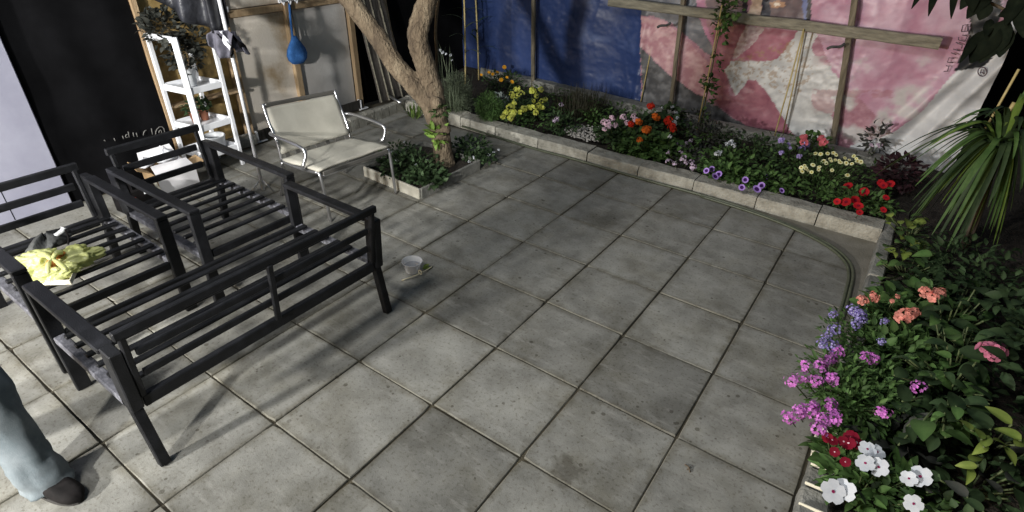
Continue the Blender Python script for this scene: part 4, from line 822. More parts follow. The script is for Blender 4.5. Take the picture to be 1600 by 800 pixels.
q.tube(bend([fo(697, 285), fo(696, 262), fo(692, 238), fo(689, 215), fo(684, 190), fo(676, 168), fo(668, 150)], 5), [.098]*3+[.090]*6+[.083]*6+[.082]*6+[.090]*6+[.094]*4, 26, wob=.06)
q.tube(bend([fo(684, 192, -.02), fo(668, 158, -.01), fo(646, 132), fo(616, 101, .02), fo(588, 60, .05), fo(555, 20, .08), fo(520, -25, .10), fo(470, -90, .15), fo(430, -160, .2)], 5), [.072]*5+[.078]*8+[.076]*8+[.072]*8+[.068]*6+[.055]*6, 24, wob=.07)
q.tube(bend([fo(688, 185, .02), fo(680, 150, .02), fo(669, 118, .02), fo(659, 86, .0), fo(653, 55, -.01), fo(660, 25, .0), fo(669, -5, .02), fo(680, -55, .05), fo(700, -130, .1), fo(690, -200, .1)], 5), [.070]*6+[.078]*6+[.080]*7+[.080]*9+[.074]*9+[.06]*9, 24, wob=.07)
for u, v, r_ in ((684, 157, .045), (699, 198, .040), (690, 222, .03)):
    p = fo(u, v, -.07); q.lathe(p, [(r_*math.sin(a*math.pi/8), -r_*math.cos(a*math.pi/8)) for a in range(9)], 12)
tr = q.build("trunk", M_BARK, tree); rm = tr.modifiers.new("fuse", 'REMESH'); rm.mode = 'VOXEL'; rm.voxel_size = .011; rm.use_smooth_shade = True
sm_ = tr.modifiers.new("sm", 'SMOOTH'); sm_.iterations = 4; sm_.factor = .5
tx = bpy.data.textures.new("barkbump", 'CLOUDS'); tx.noise_scale = .035; tx.noise_depth = 4
dm = tr.modifiers.new("d", 'DISPLACE'); dm.texture = tx; dm.strength = .016; dm.mid_level = .5; dm.texture_coords = 'GLOBAL'
q = MB(); q.lathe(fo(697, 203, -.088), [(.001, -.02), (.014, -.012), (.018, 0), (.014, .014), (.001, .022)], 12); q.build("bark_hole", M_SHOE, tree)
q = MB(); q.tube(bend([fo(676, 130, .25), fo(676, 95, .25), fo(674, 60, .25), fo(678, 10, .25), fo(690, -60, .25)], 4), .012, 8); q.build("side_stem", M_BARK, tree)
q = MB(); ball_leaves(q, fo(685, 205, -.08), (.05, .09, .075), 46, .085, .038, 0, tone=(.8, 1.5), up=.5); q.build("shoot", M_LFB, tree, 'stuff')
q = MB(); ball_leaves(q, fo(690, 168, -.10), (.06, .07, .06), 40, .05, .025, 0, tone=(.5, 1.0)); q.build("shoot", M_LF, tree, 'stuff')
q = MB()
for (u, v, k) in ((430, -170, .2), (690, -205, .1), (560, -240, .3), (640, -280, -.2), (760, -260, .3)): ball_leaves(q, fo(u, v, k), (.45, .45, .25), 260, .09, .045, 0)
q.build("crown", M_LF, tree, 'stuff')

# ================================================================== PLANTS
def fl_mesh(name, fn, mats): q = MB(); fn(q); return q.mesh(name, mats)
def cluster(q, r, n, fr, petals=5, flat=.6, mi=0, eye=None, wf=1.1):
    for k in range(n):
        t_ = (k+.5)/n; ph = math.acos(1-t_*1.0); a = k*2.39996; d = Vector((math.sin(ph)*math.cos(a), math.sin(ph)*math.sin(a), math.cos(ph)))
        p = Vector((d.x*r, d.y*r, d.z*r*flat))*(rng.uniform(.66, 1.15))
        if rng.random() < .12: continue
        q.floret(p, (d+Vector((rng.uniform(-.3, .3), rng.uniform(-.3, .3), .25))), fr*rng.uniform(.6, 1.2), petals, wf, rng.uniform(.05, .5), mi, rng.uniform(.62, 1.12))
        if eye is not None: q.floret(p+d*.0025, d, fr*.28, 4, 1.2, 0, eye)
def disc(q, r, petals, wf=1.0, tilt=.12, mi=0, eye=None, er=.25, start=0): 
    q.floret((0, 0, 0), (0, 0, 1), r, petals, wf, tilt, mi)
    if eye is not None: q.floret((0, 0, .004), (0, 0, 1), r*er, 6, 1.2, .0, eye)
FM = {}
def FMv(key, n, fn, mats): FM[key] = [fl_mesh("flower", fn, mats) for _ in range(n)]
FMv('yellow', 3, lambda q: cluster(q, .030, 15, .016, 5), [P['yellow']]); FMv('amber', 3, lambda q: (disc(q, .026, 9, .6, .25), disc(q, .018, 8, .7, .5)), [P['amber']])
FMv('pink', 3, lambda q: cluster(q, .042, 18, .017, 5, .7), [P['pink']]); FMv('red', 3, lambda q: cluster(q, .042, 24, .017, 5, .7), [P['red']]); FMv('orange', 3, lambda q: cluster(q, .038, 20, .017, 5, .7), [P['orange']])
FMv('white', 3, lambda q: cluster(q, .030, 12, .016, 5, .4), [P['white']]); FMv('lilac', 3, lambda q: cluster(q, .022, 8, .012, 5, .5), [P['lilac']])
FMv('petunia', 3, lambda q: (q.floret((0, 0, 0), (0, 0, 1), .036, 5, 1.25, .3), q.floret((0, 0, .003), (0, 0, 1), .020, 5, 1.3, .22, 1)), [P['purple'], P['throat']])
FMv('violet', 3, lambda q: (cluster(q, .026, 7, .022, 5, .5)), [P['violet']]); FMv('rose', 3, lambda q: cluster(q, .040, 18, .016, 5, .7), [P['rose']])
FMv('cream', 3, lambda q: disc(q, .017, 7, .8, .1, 0, 1, .35), [P['cream'], P['gold']]); FMv('scarlet', 3, lambda q: (disc(q, .036, 5, 1.15, .22), q.floret((0, 0, .004), (0, 0, 1), .012, 5, 1.1, .2, 1)), [P['scarlet'], P['crimson']])
FMv('coral', 3, lambda q: cluster(q, .048, 30, .0165, 5, .5, 0, None, .9), [P['coral']]); FMv('blueviolet', 3, lambda q: cluster(q, .034, 22, .0095, 5, .6, 0, 1, .9), [P['blueviolet'], P['white']])
FMv('magenta', 4, lambda q: cluster(q, .033, 20, .0115, 5, .42, 0, None, .72), [P['magenta']]); FMv('crimson', 3, lambda q: disc(q, .030, 5, 1.15, .08, 0, 1, .14), [P['crimson'], P['paleeye']])
FMv('vinca', 3, lambda q: disc(q, .036, 5, .98, rng.uniform(-.05, .15), 0, 1, .13), [P['white'], P['eye']]); FMv('dusty', 2, lambda q: cluster(q, .045, 18, .022, 5, .5), [P['dustypink']])
FMv('tinywhite', 2, lambda q: cluster(q, .014, 5, .010, 5, .5), [P['white']])
def toward(p, up=.9, jit=.6):
    c = (CP-Vector(p)).normalized(); return Vector((c.x+rng.uniform(-jit, jit), c.y+rng.uniform(-jit, jit), c.z*.6+up)).normalized()
def blades(q, c, r, h, n, W=.006, lean=.5, tone=(.6, 1.3), curl=.25):
    for _ in range(n):
        a = rng.uniform(0, 6.28); k = math.sqrt(rng.random()); p = Vector(c)+Vector((math.cos(a)*r*k, math.sin(a)*r*k, 0)); d = Vector((math.cos(a)*lean*k+rng.gauss(0, .12), math.sin(a)*lean*k+rng.gauss(0, .12), 1))
        q.leaf(p, d, (math.cos(a), math.sin(a), .3), h*rng.uniform(.55, 1.1), W, curl*rng.uniform(.2, 1.3), .2, 3, rng.uniform(*tone))
def plant(name, label, cat, fol, flowers=(), key=None, z=.25, lm=M_LF, group=None, stems=True, up=.9, base=None, scale=1.0, fn=None, y=None):
    """fol: list of (px, py, z, (rx, ry, rz), n, L, W, shape); flowers: photo pixels measured on the height z (or the plane y)"""
    cs = [atz(a, b, c) if yy is None else aty(a, b, yy) for (a, b, c, *_), yy in ((f, f[8] if len(f) > 8 else None) for f in fol)]
    fp = [(aty(*f[:2], y) if y else atz(f[0], f[1], f[2] if len(f) > 2 else z)) for f in flowers]
    b = base or (cs[0] if cs else sum(fp, Vector())/len(fp)); b = Vector((b.x, b.y, .06))
    t = empty(name, b, label, cat, group); q = MB()
    for c, f in zip(cs, fol):
        ball_leaves(q, c, f[3], f[4], f[5], f[6], f[7], zmin=.07, inner=.25)
    if fn: fn(q, b)
    if q.v: q.build("foliage", lm, t, 'stuff')
    if fp and stems:
        q = MB()
        for p in fp:
            d = Vector((b.x-p.x, b.y-p.y, 0)); d = d.normalized()*min(d.length*.7, .16) if d.length > 0 else d
            q.tube([p-Vector((0, 0, .004)), p+d*.3+Vector((0, 0, -.05)), Vector((p.x+d.x, p.y+d.y, max(.07, p.z-.17)))], .0028, 4)
        q.build("stem", M_STEM, t, 'stuff')
    for p in fp: put("flower", rng.choice(FM[key]), t, p, up_to(toward(p, up), rng.uniform(0, 6.28)), scale*rng.uniform(.66, 1.08))
    return t
GF = "flowering plants in the far bed"; GR = "flowering plants in the right bed"
plant("feathery_bush", "tall grey green feathery bush just right of the tree trunk", "bush", [], lm=M_LFG, base=atz(716, 176, .07), fn=lambda q, b: (blades(q, b, .12, .40, 260, .005, .34), ball_leaves(q, b+Vector((0, 0, .24)), (.15, .14, .20), 2400, .035, .006, 3, segs=2), ball_leaves(q, b+Vector((.02, 0, .12)), (.17, .15, .12), 1200, .03, .006, 3, segs=2)))
plant("feathery_bush", "shorter green feathery bush left of the yellow flowers", "bush", [], lm=M_LF, base=atz(764, 190, .07), fn=lambda q, b: (blades(q, b, .10, .28, 180, .005, .32, (.5, 1.0)), ball_leaves(q, b+Vector((0, 0, .16)), (.14, .13, .15), 2400, .03, .006, 3, segs=2)))
def cane(name, label, base, top, nl, L, W, lm):
    t = empty(name, base, label, "plant"); q = MB(); pts_ = bend([base, base.lerp(top, .4)+Vector((.01, 0, 0)), top], 6); q.tube(pts_, .010, 7); q.build("stalk", M_BAMBOO, t)
    for k in range(nl):
        p = base.lerp(top, .3+.68*k/nl); a = k*2.5+rng.uniform(-.4, .4); q = MB(); q.leaf(p, (math.cos(a)*.8, math.sin(a)*.8, .75), (0, 0, 1), L*rng.uniform(.7, 1.2), W, .55, .3, 1, rng.uniform(.7, 1.2), segs=6); q.build("leaf", lm, t)
cane("maize_plant", "tall cane plant with long leaves before the dark left end of the tarpaulin", atz(727, 132, .07), aty(724, -40, atz(727, 132, .07).y+.0), 9, .30, .035, M_LFG)
cane("maize_plant", "thinner cane plant close behind the tall one, towards the pole", atz(748, 125, .07), aty(741, -40, atz(748, 125, .07).y), 8, .28, .03, M_LFD)
plant("stalk_flower", "thin pale stalks with small white blossoms beside the right tree limb", "plant", [], [(704, 86), (706, 94), (692, 82), (697, 84), (688, 79)], 'tinywhite', y=atz(700, 150, .07).y, lm=M_LFG, base=atz(700, 150, .07), fn=lambda q, b: blades(q, b, .10, .6, 26, .006, .15), stems=False)
plant("marigold", "amber marigolds on a dark bush before the blue tarpaulin", "marigolds", [(780, 128, .17, (.26, .16, .10), 260, .045, .022, 0), (800, 125, .2, (.14, .12, .1), 100, .045, .022, 0)], [(764, 113), (770, 116), (777, 113), (788, 105), (783, 125), (792, 121), (800, 128), (752, 117), (797, 113)], 'amber', .27, M_LFD, GF)
plant("dusty_miller", "small silvery leaved plant touching the left of the yellow flowers", "plant", [(782, 158, .15, (.08, .08, .08), 90, .05, .022, 0)], lm=leafm("leaf_silver", (.22, .26, .24), (.36, .40, .37)))
plant("yellow_chrysanthemum", "bright yellow flower clusters on a dark bush near the left kerb", "flowers", [(822, 172, .14, (.27, .15, .09), 300, .05, .026, 0)],
      [(800, 148), (808, 139), (815, 145), (806, 155), (803, 161), (797, 168), (791, 175), (786, 182), (797, 184), (800, 178), (832, 141), (845, 139), (838, 150), (834, 158), (847, 158), (842, 166), (833, 168), (826, 168), (820, 170), (838, 176), (848, 168), (852, 156), (813, 175), (810, 148)], 'yellow', .23, M_LFD, GF, scale=1.15)
plant("low_shrub", "dark low shrub with tiny dusty pink buds right of the yellow flowers", "shrub", [(880, 195, .14, (.20, .15, .12), 300, .045, .02, 0)], [(877, 164), (866, 189), (870, 186)], 'lilac', .24, M_LFD, GF)
plant("dark_grass", "dark fine leaved mound under the tree shadow on the tarpaulin", "plant", [], lm=leafm("leaf_brown", (.030, .030, .018), (.06, .055, .035)), base=atz(905, 180, .07), fn=lambda q, b: blades(q, b, .26, .30, 520, .006, .6, (.5, 1.2)))
plant("pale_shrub", "small yellowish green leafy plant left of the pale pink geraniums", "plant", [(928, 185, .14, (.10, .09, .08), 110, .045, .024, 0)], lm=M_LF)
plant("pink_geranium", "pale pink geranium heads left of the red ones, above the kerb", "geranium", [(965, 212, .16, (.22, .14, .09), 260, .06, .05, 2)], [(944, 190), (956, 183), (953, 198), (962, 196), (944, 202), (974, 183), (980, 192), (990, 181), (994, 188), (957, 186), (949, 193)], 'pink', .28, M_LFD, GF, scale=.72)
plant("orange_geranium", "orange and red geranium with bright green leaves hanging over the kerb", "geranium", [(1015, 225, .15, (.32, .16, .10), 460, .06, .05, 2), (1000, 235, .13, (.25, .09, .06), 200, .055, .045, 2)], [(1010, 203), (1000, 219), (1025, 183), (998, 190)], 'orange', .29, M_LF, GF, scale=1.0)
plant("red_geranium", "fiery red geranium heads behind the orange ones, before the beam pole", "geranium", [(1035, 195, .2, (.22, .14, .09), 240, .055, .045, 2)], [(1017, 166), (1044, 188), (1052, 202), (986, 194), (1050, 197)], 'red', .31, M_LFD, GF, scale=.9)
plant("white_geranium", "small white blossoms behind the red geranium heads", "flowers", [(1048, 178, .22, (.14, .10, .08), 110, .05, .04, 2)], [(1034, 168), (1050, 167), (1056, 176), (1058, 184), (1054, 190), (1047, 213), (1054, 195)], 'white', .30, M_LFD, GF, scale=.55)
plant("trailing_daisies", "trailing plant with tiny lilac and white blossoms spilling on the kerb", "flowers", [(1072, 243, .13, (.22, .12, .07), 260, .035, .016, 0)], [(1044, 238), (1063, 230), (1072, 224), (1079, 219), (1067, 247), (1072, 254), (1080, 254), (1083, 261), (1045, 251), (1055, 255), (1058, 224), (1065, 240)], 'lilac', .19, M_LFX, GF)
plant("white_verbena", "two white verbena heads in front of the pink tarpaulin", "verbena", [(1140, 252, .15, (.22, .12, .09), 260, .055, .03, 0)], [(1136, 225), (1142, 222), (1147, 227), (1121, 240), (1125, 238)], 'white', .24, M_LF, GF, scale=.75)
plant("purple_petunia", "purple petunias with dark throats hanging over the kerb", "petunia", [(1150, 275, .14, (.32, .11, .06), 420, .05, .032, 0), (1205, 283, .14, (.25, .12, .07), 260, .05, .032, 0)], [(1104, 267), (1112, 264), (1117, 276), (1123, 273), (1164, 281), (1159, 293), (1190, 290), (1182, 296), (1198, 276), (1221, 298)], 'petunia', .17, M_LF, GF, up=.5, scale=.92)
plant("violet_petunia", "pale violet petunias behind the purple ones, near the bamboo canes", "petunia", [(1235, 250, .16, (.28, .16, .10), 300, .05, .03, 0)], [(1221, 219), (1230, 228), (1233, 231), (1221, 238), (1249, 244), (1257, 228), (1252, 232), (1260, 226)], 'violet', .25, M_LFD, GF, scale=.9)
plant("rose_geranium", "two dull rose geranium heads in front of the far footing", "geranium", [(1270, 228, .2, (.16, .10, .10), 120, .05, .04, 2)], [(1256, 214), (1283, 216), (1256, 222), (1286, 222)], 'rose', .30, M_LF, GF, scale=.85)
plant("cream_daisies", "mass of tiny cream daisies on a green cushion plant", "daisies", [(1290, 272, .15, (.34, .16, .09), 620, .035, .010, 3), (1275, 290, .12, (.22, .10, .06), 300, .035, .010, 3)],
      [(1266, 241), (1274, 240), (1282, 241), (1293, 240), (1302, 239), (1306, 242), (1252, 262), (1259, 263), (1268, 269), (1270, 258), (1280, 261), (1287, 252), (1297, 249), (1305, 250), (1311, 251), (1320, 247), (1334, 244), (1340, 252), (1322, 255), (1331, 256), (1300, 266), (1253, 268), (1262, 266), (1279, 265), (1324, 274), (1313, 254), (1291, 255), (1345, 253), (1327, 250), (1338, 248), (1257, 259), (1299, 252)], 'cream', .24, M_LF, GF, scale=1.15)
plant("scarlet_petunia", "deep red petunias at the right end of the far bed", "petunia", [(1340, 312, .13, (.30, .15, .07), 320, .05, .02, 0)], [(1325, 291), (1350, 300), (1308, 315), (1322, 316), (1336, 313), (1341, 322), (1343, 332), (1380, 290), (1391, 288), (1384, 309), (1380, 328), (1376, 286)], 'scarlet', .20, M_LF, GF, scale=.95)
plant("purple_shrub", "dark purple leaved shrub behind the deep red petunias", "shrub", [(1405, 268, .22, (.16, .14, .14), 300, .06, .035, 0)], lm=M_LFP)
plant("pink_weeds", "loose weedy stems with small pinkish leaves at the tarpaulin hem", "weeds", [(1367, 215, .30, (.10, .08, .16), 60, .06, .035, 0)], [(1374, 226), (1362, 226)], 'lilac', .28, M_LFX)
# climbers on bamboo canes
def canepole(u0, v0, u1, v1, lab, r=.007):
    a = atz(u0, v0, .10); d_ = _d(u1, v1); b = aty(u1, v1, a.y+.05); q = MB(); q.tube([a+(a-b).normalized()*.05, a.lerp(b, .5)+Vector((.004, 0, 0)), b], r, 6); o = q.build("bamboo_cane", M_BAMBOO); tag(o, lab, "cane", "bamboo canes tied in pairs")
canepole(1000, 165, 1028, 18, "left bamboo cane of the pair at the blue and pink seam"); canepole(1009, 165, 1024, 22, "right bamboo cane of the pair at the blue and pink seam")
canepole(1088, 208, 1128, 8, "left bamboo cane inside the climbing vine"); canepole(1094, 200, 1127, 30, "right bamboo cane inside the climbing vine")
canepole(1208, 220, 1256, 45, "left bamboo cane of the pair before the white print"); canepole(1222, 214, 1257, 48, "right bamboo cane of the pair before the white print")
vb = atz(1092, 205, .10)
t = empty("climbing_vine", vb, "leafy vine climbing the canes before the pink tarpaulin", "vine"); q = MB()
for u, v, n_, r_ in ((1136, 15, 46, .11), (1130, 30, 30, .09), (1108, 128, 40, .07), (1113, 140, 20, .06), (1126, 45, 14, .08), (1122, 90, 9, .05), (1118, 105, 7, .06), (1130, 64, 5, .03), (1108, 160, 12, .05), (1100, 180, 8, .06), (1143, 5, 30, .12)): ball_leaves(q, aty(u, v, vb.y), (r_, .05, r_), n_, .055, .04, 0, tone=(.6, 1.3))
q.build("foliage", M_LF, t, 'stuff')
q = MB(); q.tube(bend([vb, aty(1110, 120, vb.y), aty(1122, 60, vb.y), aty(1138, 5, vb.y), aty(1146, -40, vb.y)], 5), .005, 5); q.build("stem", M_STEM, t)
plant("dark_shrub", "dim grey green shrub at the foot of the climbing vine", "shrub", [(1110, 212, .2, (.24, .14, .13), 260, .05, .025, 0)], lm=M_LFX)
plant("dark_shrub", "dim dark shrub between the vine foot and the violet petunias", "shrub", [(1165, 225, .16, (.28, .14, .10), 240, .05, .03, 0)], lm=M_LFD)
plant("dark_shrub", "dim low herbs behind the white geranium, against the footing", "shrub", [(1090, 188, .2, (.14, .10, .10), 120, .045, .022, 0)], lm=M_LFX)
plant("bedding_leaves", "low leafy gap filler between the pale pink geraniums and gravel", "plant", [(1002, 196, .2, (.16, .12, .10), 140, .05, .04, 2)], lm=M_LFD)
q = MB()
for _ in range(3600):
    x = rng.uniform(-2.3, 1.5); y = 3.72+1.1*rng.random()**1.15; k = .5+.5*mnoise.noise(Vector((x*2.3, y*2.3, 5)))
    if k < .30 or (abs(x-cg.x-.05) < .26 and y < cg.y+.2): continue
    z = .07+rng.random()*(.05+.17*k); q.leaf((x, y, z), (rng.gauss(0, 1), rng.gauss(0, 1)-.4, rng.uniform(.1, 1.1)), (rng.gauss(0, .4), rng.gauss(0, .4), 1), .05*rng.uniform(.5, 1.25), .024*rng.uniform(.6, 1.3), rng.uniform(.1, .6), .3, rng.choice((0, 0, 2)), rng.uniform(.5, 1.35), segs=2)
q.build("ground_cover_mass", M_LF, kind='stuff')
q = MB()
for _ in range(1500):
    x = rng.uniform(1.64, 2.5); y = rng.uniform(.7, 3.6); z = .07+rng.random()*.16
    q.leaf((x, y, z), (rng.gauss(0, 1), rng.gauss(0, 1), rng.uniform(.1, 1.1)), (rng.gauss(0, .4), rng.gauss(0, .4), 1), .055*rng.uniform(.5, 1.25), .026*rng.uniform(.6, 1.3), rng.uniform(.1, .6), .3, 0, rng.uniform(.5, 1.3), segs=2)
q.build("ground_cover_mass", M_LFD, kind='stuff')
# under the tree
plant("ground_cover", "small leaved herbs left of the trunk inside the planter", "plant", [(640, 258, .12, (.30, .26, .09), 620, .04, .024, 0), (665, 275, .10, (.20, .16, .06), 260, .05, .033, 0), (625, 240, .12, (.20, .2, .08), 260, .035, .02, 0)], [(612, 238), (632, 222), (668, 250), (650, 258), (620, 250)], 'tinywhite', .14, M_LFD, stems=False)
plant("ground_cover", "small leaved herbs right of the trunk spilling over the planter", "plant", [(735, 232, .11, (.20, .22, .09), 360, .045, .026, 0), (755, 245, .08, (.14, .12, .05), 120, .045, .025, 0)], [(764, 242), (772, 238), (740, 246), (733, 252), (779, 234)], 'tinywhite', .10, M_LFD, stems=False)
plant("ground_cover", "tuft of pale striped blades by the edging left of the trunk", "plant", [], lm=M_LFB, base=atz(648, 186, .0), fn=lambda q, b: blades(q, Vector((b.x, b.y, .01)), .05, .18, 34, .014, 1.3, (.5, 1.2), .5))
plant("ground_cover", "small bright tuft at the kerb end beside the trunk", "plant", [(707, 170, .12, (.07, .07, .05), 40, .05, .03, 0)], lm=M_LFB)

# ---- right bed
KERBX = 1.62
t = empty("dracaena", (2.05, 3.55, .06), "big plant with long drooping strap leaves at the right edge", "dracaena")
ctr = aty(1556, 238, 3.62)
q = MB(); q.tube(bend([Vector((ctr.x+.10, ctr.y+.08, .03)), Vector((ctr.x+.06, ctr.y+.04, ctr.z*.5)), ctr+Vector((0, 0, -.02))], 4), .028, 8); q.build("stem", M_TWIG, t)
tips = [(1420, 300), (1405, 292), (1380, 262), (1404, 345), (1422, 352), (1440, 222), (1398, 232), (1450, 375), (1478, 392), (1505, 400), (1530, 385), (1590, 330), (1600, 300), (1606, 190), (1590, 160), (1560, 165), (1520, 200), (1490, 195), (1460, 262), (1440, 320), (1470, 350), (1550, 330), (1572, 350), (1610, 250), (1575, 180), (1500, 305), (1525, 330), (1610, 130), (1480, 330), (1545, 375), (1430, 338), (1535, 175)]
tips += [(u_+rng.uniform(-34, 30), v_+rng.uniform(-30, 30)) for _k in range(2) for u_, v_ in list(tips)[:32] if v_ > 185]
for k, (u, v) in enumerate(tips):
    tip = aty(u, v, ctr.y+rng.uniform(-.45, .15)); tip = ctr+(tip-ctr)*rng.uniform(.72, 1.0); d = tip-ctr; Lh = d.length
    arch = Vector((0, 0, .10+.16*Lh)); pts_ = bend([ctr, ctr.lerp(tip, .33)+arch, ctr.lerp(tip, .68)+arch*.75, tip], 4); q = MB(); vs = []; n = len(pts_)
    for i, p in enumerate(pts_):
        tn = (pts_[min(i+1, n-1)]-pts_[max(i-1, 0)]).normalized(); sd = tn.cross(Vector((0, 0, 1))); sd = sd.normalized() if sd.length > .05 else Vector((1, 0, 0)); up_ = sd.cross(tn)
        a = i/(n-1); wv = .022*min(1, .4+a*3)*max(.04, (1-a)**.6); vs += [p-sd*wv+up_*wv*.35, p, p+sd*wv+up_*wv*.35]
    q.add(vs, sum([[(i*3, i*3+1, i*3+4, i*3+3), (i*3+1, i*3+2, i*3+5, i*3+4)] for i in range(n-1)], []), 0, rng.uniform(.65, 1.25), True); q.build("leaf", (M_LF, M_LFD, M_LF, M_LFD, M_LFB)[k % 5], t)
for k, (a, b) in enumerate((((1372, 590), (1372, 590)),)): pass
q = MB(); q.tube([aty(1536, 208, 3.9), aty(1592, 108, 3.9)], .008, 6); q.tube([aty(1572, 182, 3.9), aty(1585, 160, 3.9)], .012, 6); o = q.build("dry_stalk", M_BAMBOO); tag(o, "slanted dry yellow stalk above the strap leaved plant", "stalk")
def bigleaf(name, label, cat, base, spec, lm, L, W, shape=0, group=None, flowers=(), key=None, fz=.3, scale=1.0):
    """every leaf its own object; spec: (px, py, z, azimuth degrees)"""
    b = Vector((base.x, base.y, .06)); t = empty(name, b, label, cat, group); st = MB(); lm = lm if isinstance(lm, (list, tuple)) else [lm]
    protos = []
    for lm_ in lm:
        for k in range(4):
            q = MB(); q.leaf((0, 0, 0), (1, 0, .12), (0, 0, 1), L, W, .18+.12*k, .28, shape, (.75, .95, 1.1, 1.3)[k], segs=7); protos.append(q.mesh("leaf", [lm_]))
    for (u, v, z, az, s) in spec:
        p = atz(u, v, z); a = R(az); p0 = p-Vector((math.cos(a), math.sin(a), 0))*L*s*.45
        o = put("leaf", rng.choice(protos), t, p0, (rng.uniform(-.4, .4), rng.uniform(-.25, .35), a), s); st.tube([p0, p0.lerp(b, .35)+Vector((0, 0, -.02)), Vector((p0.lerp(b, .7).x, p0.lerp(b, .7).y, .07))], .004, 4)
    if spec: st.build("stem", M_STEM, t, 'stuff')
    for f in flowers:
        p = atz(f[0], f[1], fz); put("flower", rng.choice(FM[key]), t, p, up_to(toward(p)), scale)
    return t
def scatter(u0, u1, v0, v1, n, z0, z1, s0=.7, s1=1.25): return [(rng.uniform(u0, u1), rng.uniform(v0, v1), rng.uniform(z0, z1), rng.uniform(0, 360), rng.uniform(s0, s1)) for _ in range(n)]
bigleaf("leafy_plant", "green leafy plant directly behind the far kerb corner", "plant", atz(1425, 370, .06), scatter(1385, 1450, 335, 400, 34, .10, .30), [M_LF, M_LFY], .085, .055)
bigleaf("leafy_plant", "dark green leafy plant between kerb corner and coral flowers", "plant", atz(1420, 425, .06), scatter(1365, 1475, 395, 450, 44, .08, .26), [M_LFD, M_LF], .075, .05)
plant("dark_shrub", "dark shrub under the strap leaved plant, at the right", "shrub", [(1500, 420, .22, (.28, .24, .18), 230, .055, .024, 0), (1560, 470, .25, (.3, .3, .2), 200, .055, .024, 0)], lm=M_LFD)
plant("coral_geranium", "three big coral flower heads above the blue violet verbena", "geranium", [(1400, 495, .18, (.18, .20, .10), 300, .06, .05, 2), (1450, 480, .18, (.16, .16, .1), 140, .06, .05, 2)], [(1349, 469), (1365, 463), (1447, 456), (1466, 458), (1457, 464), (1412, 492), (1428, 488)], 'coral', .34, M_LF, GR, scale=.80)
plant("coral_bud", "small half open orange bud stem between the coral heads", "plant", [(1395, 470, .28, (.04, .04, .05), 20, .05, .02, 0)], [(1394, 470), (1402, 463)], 'coral', .33, M_LF, GR, scale=.33)
plant("blue_verbena", "blue violet verbena clusters overhanging the slabs in the right bed", "verbena", [(1340, 530, .18, (.20, .22, .12), 460, .035, .014, 0), (1380, 520, .18, (.14, .14, .1), 160, .035, .014, 0)], [(1302, 491), (1340, 489), (1348, 500), (1304, 514), (1288, 530), (1300, 540), (1337, 507), (1378, 533), (1382, 502), (1285, 538), (1295, 522), (1333, 484), (1345, 493)], 'blueviolet', .30, M_LF, GR, scale=.85)
plant("pink_verbena", "bright magenta pink verbena heads overhanging the slabs", "verbena", [(1305, 590, .20, (.17, .20, .13), 420, .035, .014, 0), (1330, 630, .20, (.17, .16, .12), 380, .035, .014, 0), (1370, 600, .2, (.15, .2, .12), 300, .035, .014, 0)],
      [(1299, 560), (1293, 565), (1306, 552), (1283, 571), (1260, 572), (1236, 594), (1253, 590), (1275, 595), (1298, 590), (1303, 593), (1232, 652), (1250, 640), (1247, 646), (1268, 642), (1272, 635), (1299, 632), (1306, 648), (1284, 654), (1278, 668), (1285, 672), (1300, 655), (1310, 549), (1353, 557), (1363, 560), (1375, 642), (1383, 645), (1434, 604)], 'magenta', .29, M_LF, GR, up=.6, scale=.86)
plant("herb_mass", "mixed green herbs behind the magenta verbena", "herbs", [(1360, 620, .16, (.20, .22, .12), 420, .045, .022, 0), (1400, 560, .18, (.22, .2, .14), 420, .05, .03, 0), (1350, 660, .14, (.12, .14, .1), 160, .045, .022, 0)], lm=M_LF)
plant("crimson_vinca", "dark crimson vinca by the broken edging tiles", "vinca", [(1318, 708, .14, (.11, .12, .07), 150, .055, .028, 0)], [(1293, 684), (1318, 690), (1330, 684), (1338, 692), (1304, 706), (1321, 722), (1300, 688), (1326, 693)], 'crimson', .25, M_LF, GR, scale=.95)
plant("white_vinca", "white vinca with dark eyes at the lower right corner", "vinca", [(1350, 760, .15, (.14, .14, .08), 200, .06, .03, 0), (1400, 770, .13, (.16, .16, .08), 160, .06, .03, 0)], [(1355, 702), (1370, 706), (1352, 724), (1373, 730), (1420, 748), (1438, 745), (1301, 768), (1318, 766), (1427, 787)], 'vinca', .26, M_LF, GR, scale=1.12, up=.8)
bigleaf("hydrangea", "broad leaved green plant with one dull pink head at the right edge", "hydrangea", atz(1490, 600, .06), scatter(1405, 1545, 550, 690, 95, .12, .42, .5, 1.4)+scatter(1440, 1530, 500, 560, 26, .2, .4, .5, 1.2), [M_LF, M_LFD, M_LFD], .095, .062, 0, None, [(1545, 546), (1556, 550)], 'dusty', .45, .8)
bigleaf("lime_leaved_plant", "plant with yellowish green pointed leaves at the lower right edge", "plant", atz(1560, 680, .06), [(1508, 660, .42, 120, 1.1), (1530, 675, .42, 100, 1.1), (1540, 690, .4, 80, 1.0), (1560, 650, .45, 150, 1.3), (1575, 672, .42, 140, 1.4), (1512, 725, .35, 200, .9), (1525, 715, .35, 60, 1.1), (1580, 710, .35, 300, 1.0), (1535, 700, .38, 250, 1.0), (1565, 688, .4, 30, .9), (1595, 690, .4, 60, 1.2), (1518, 740, .32, 280, 1.0)], M_LFY, .075, .034)
bigleaf("upright_plant", "dim upright leafy plant behind the coral flower heads", "plant", atz(1480, 520, .06), scatter(1440, 1560, 440, 530, 40, .15, .45), [M_LFD, M_LFD, M_LF], .09, .06)
bigleaf("dark_leaf_plant", "dark drooping leaves low at the bottom right corner", "plant", atz(1520, 760, .06), scatter(1450, 1600, 700, 800, 30, .10, .28), [M_LFD, M_LFD, M_LFX], .085, .045)
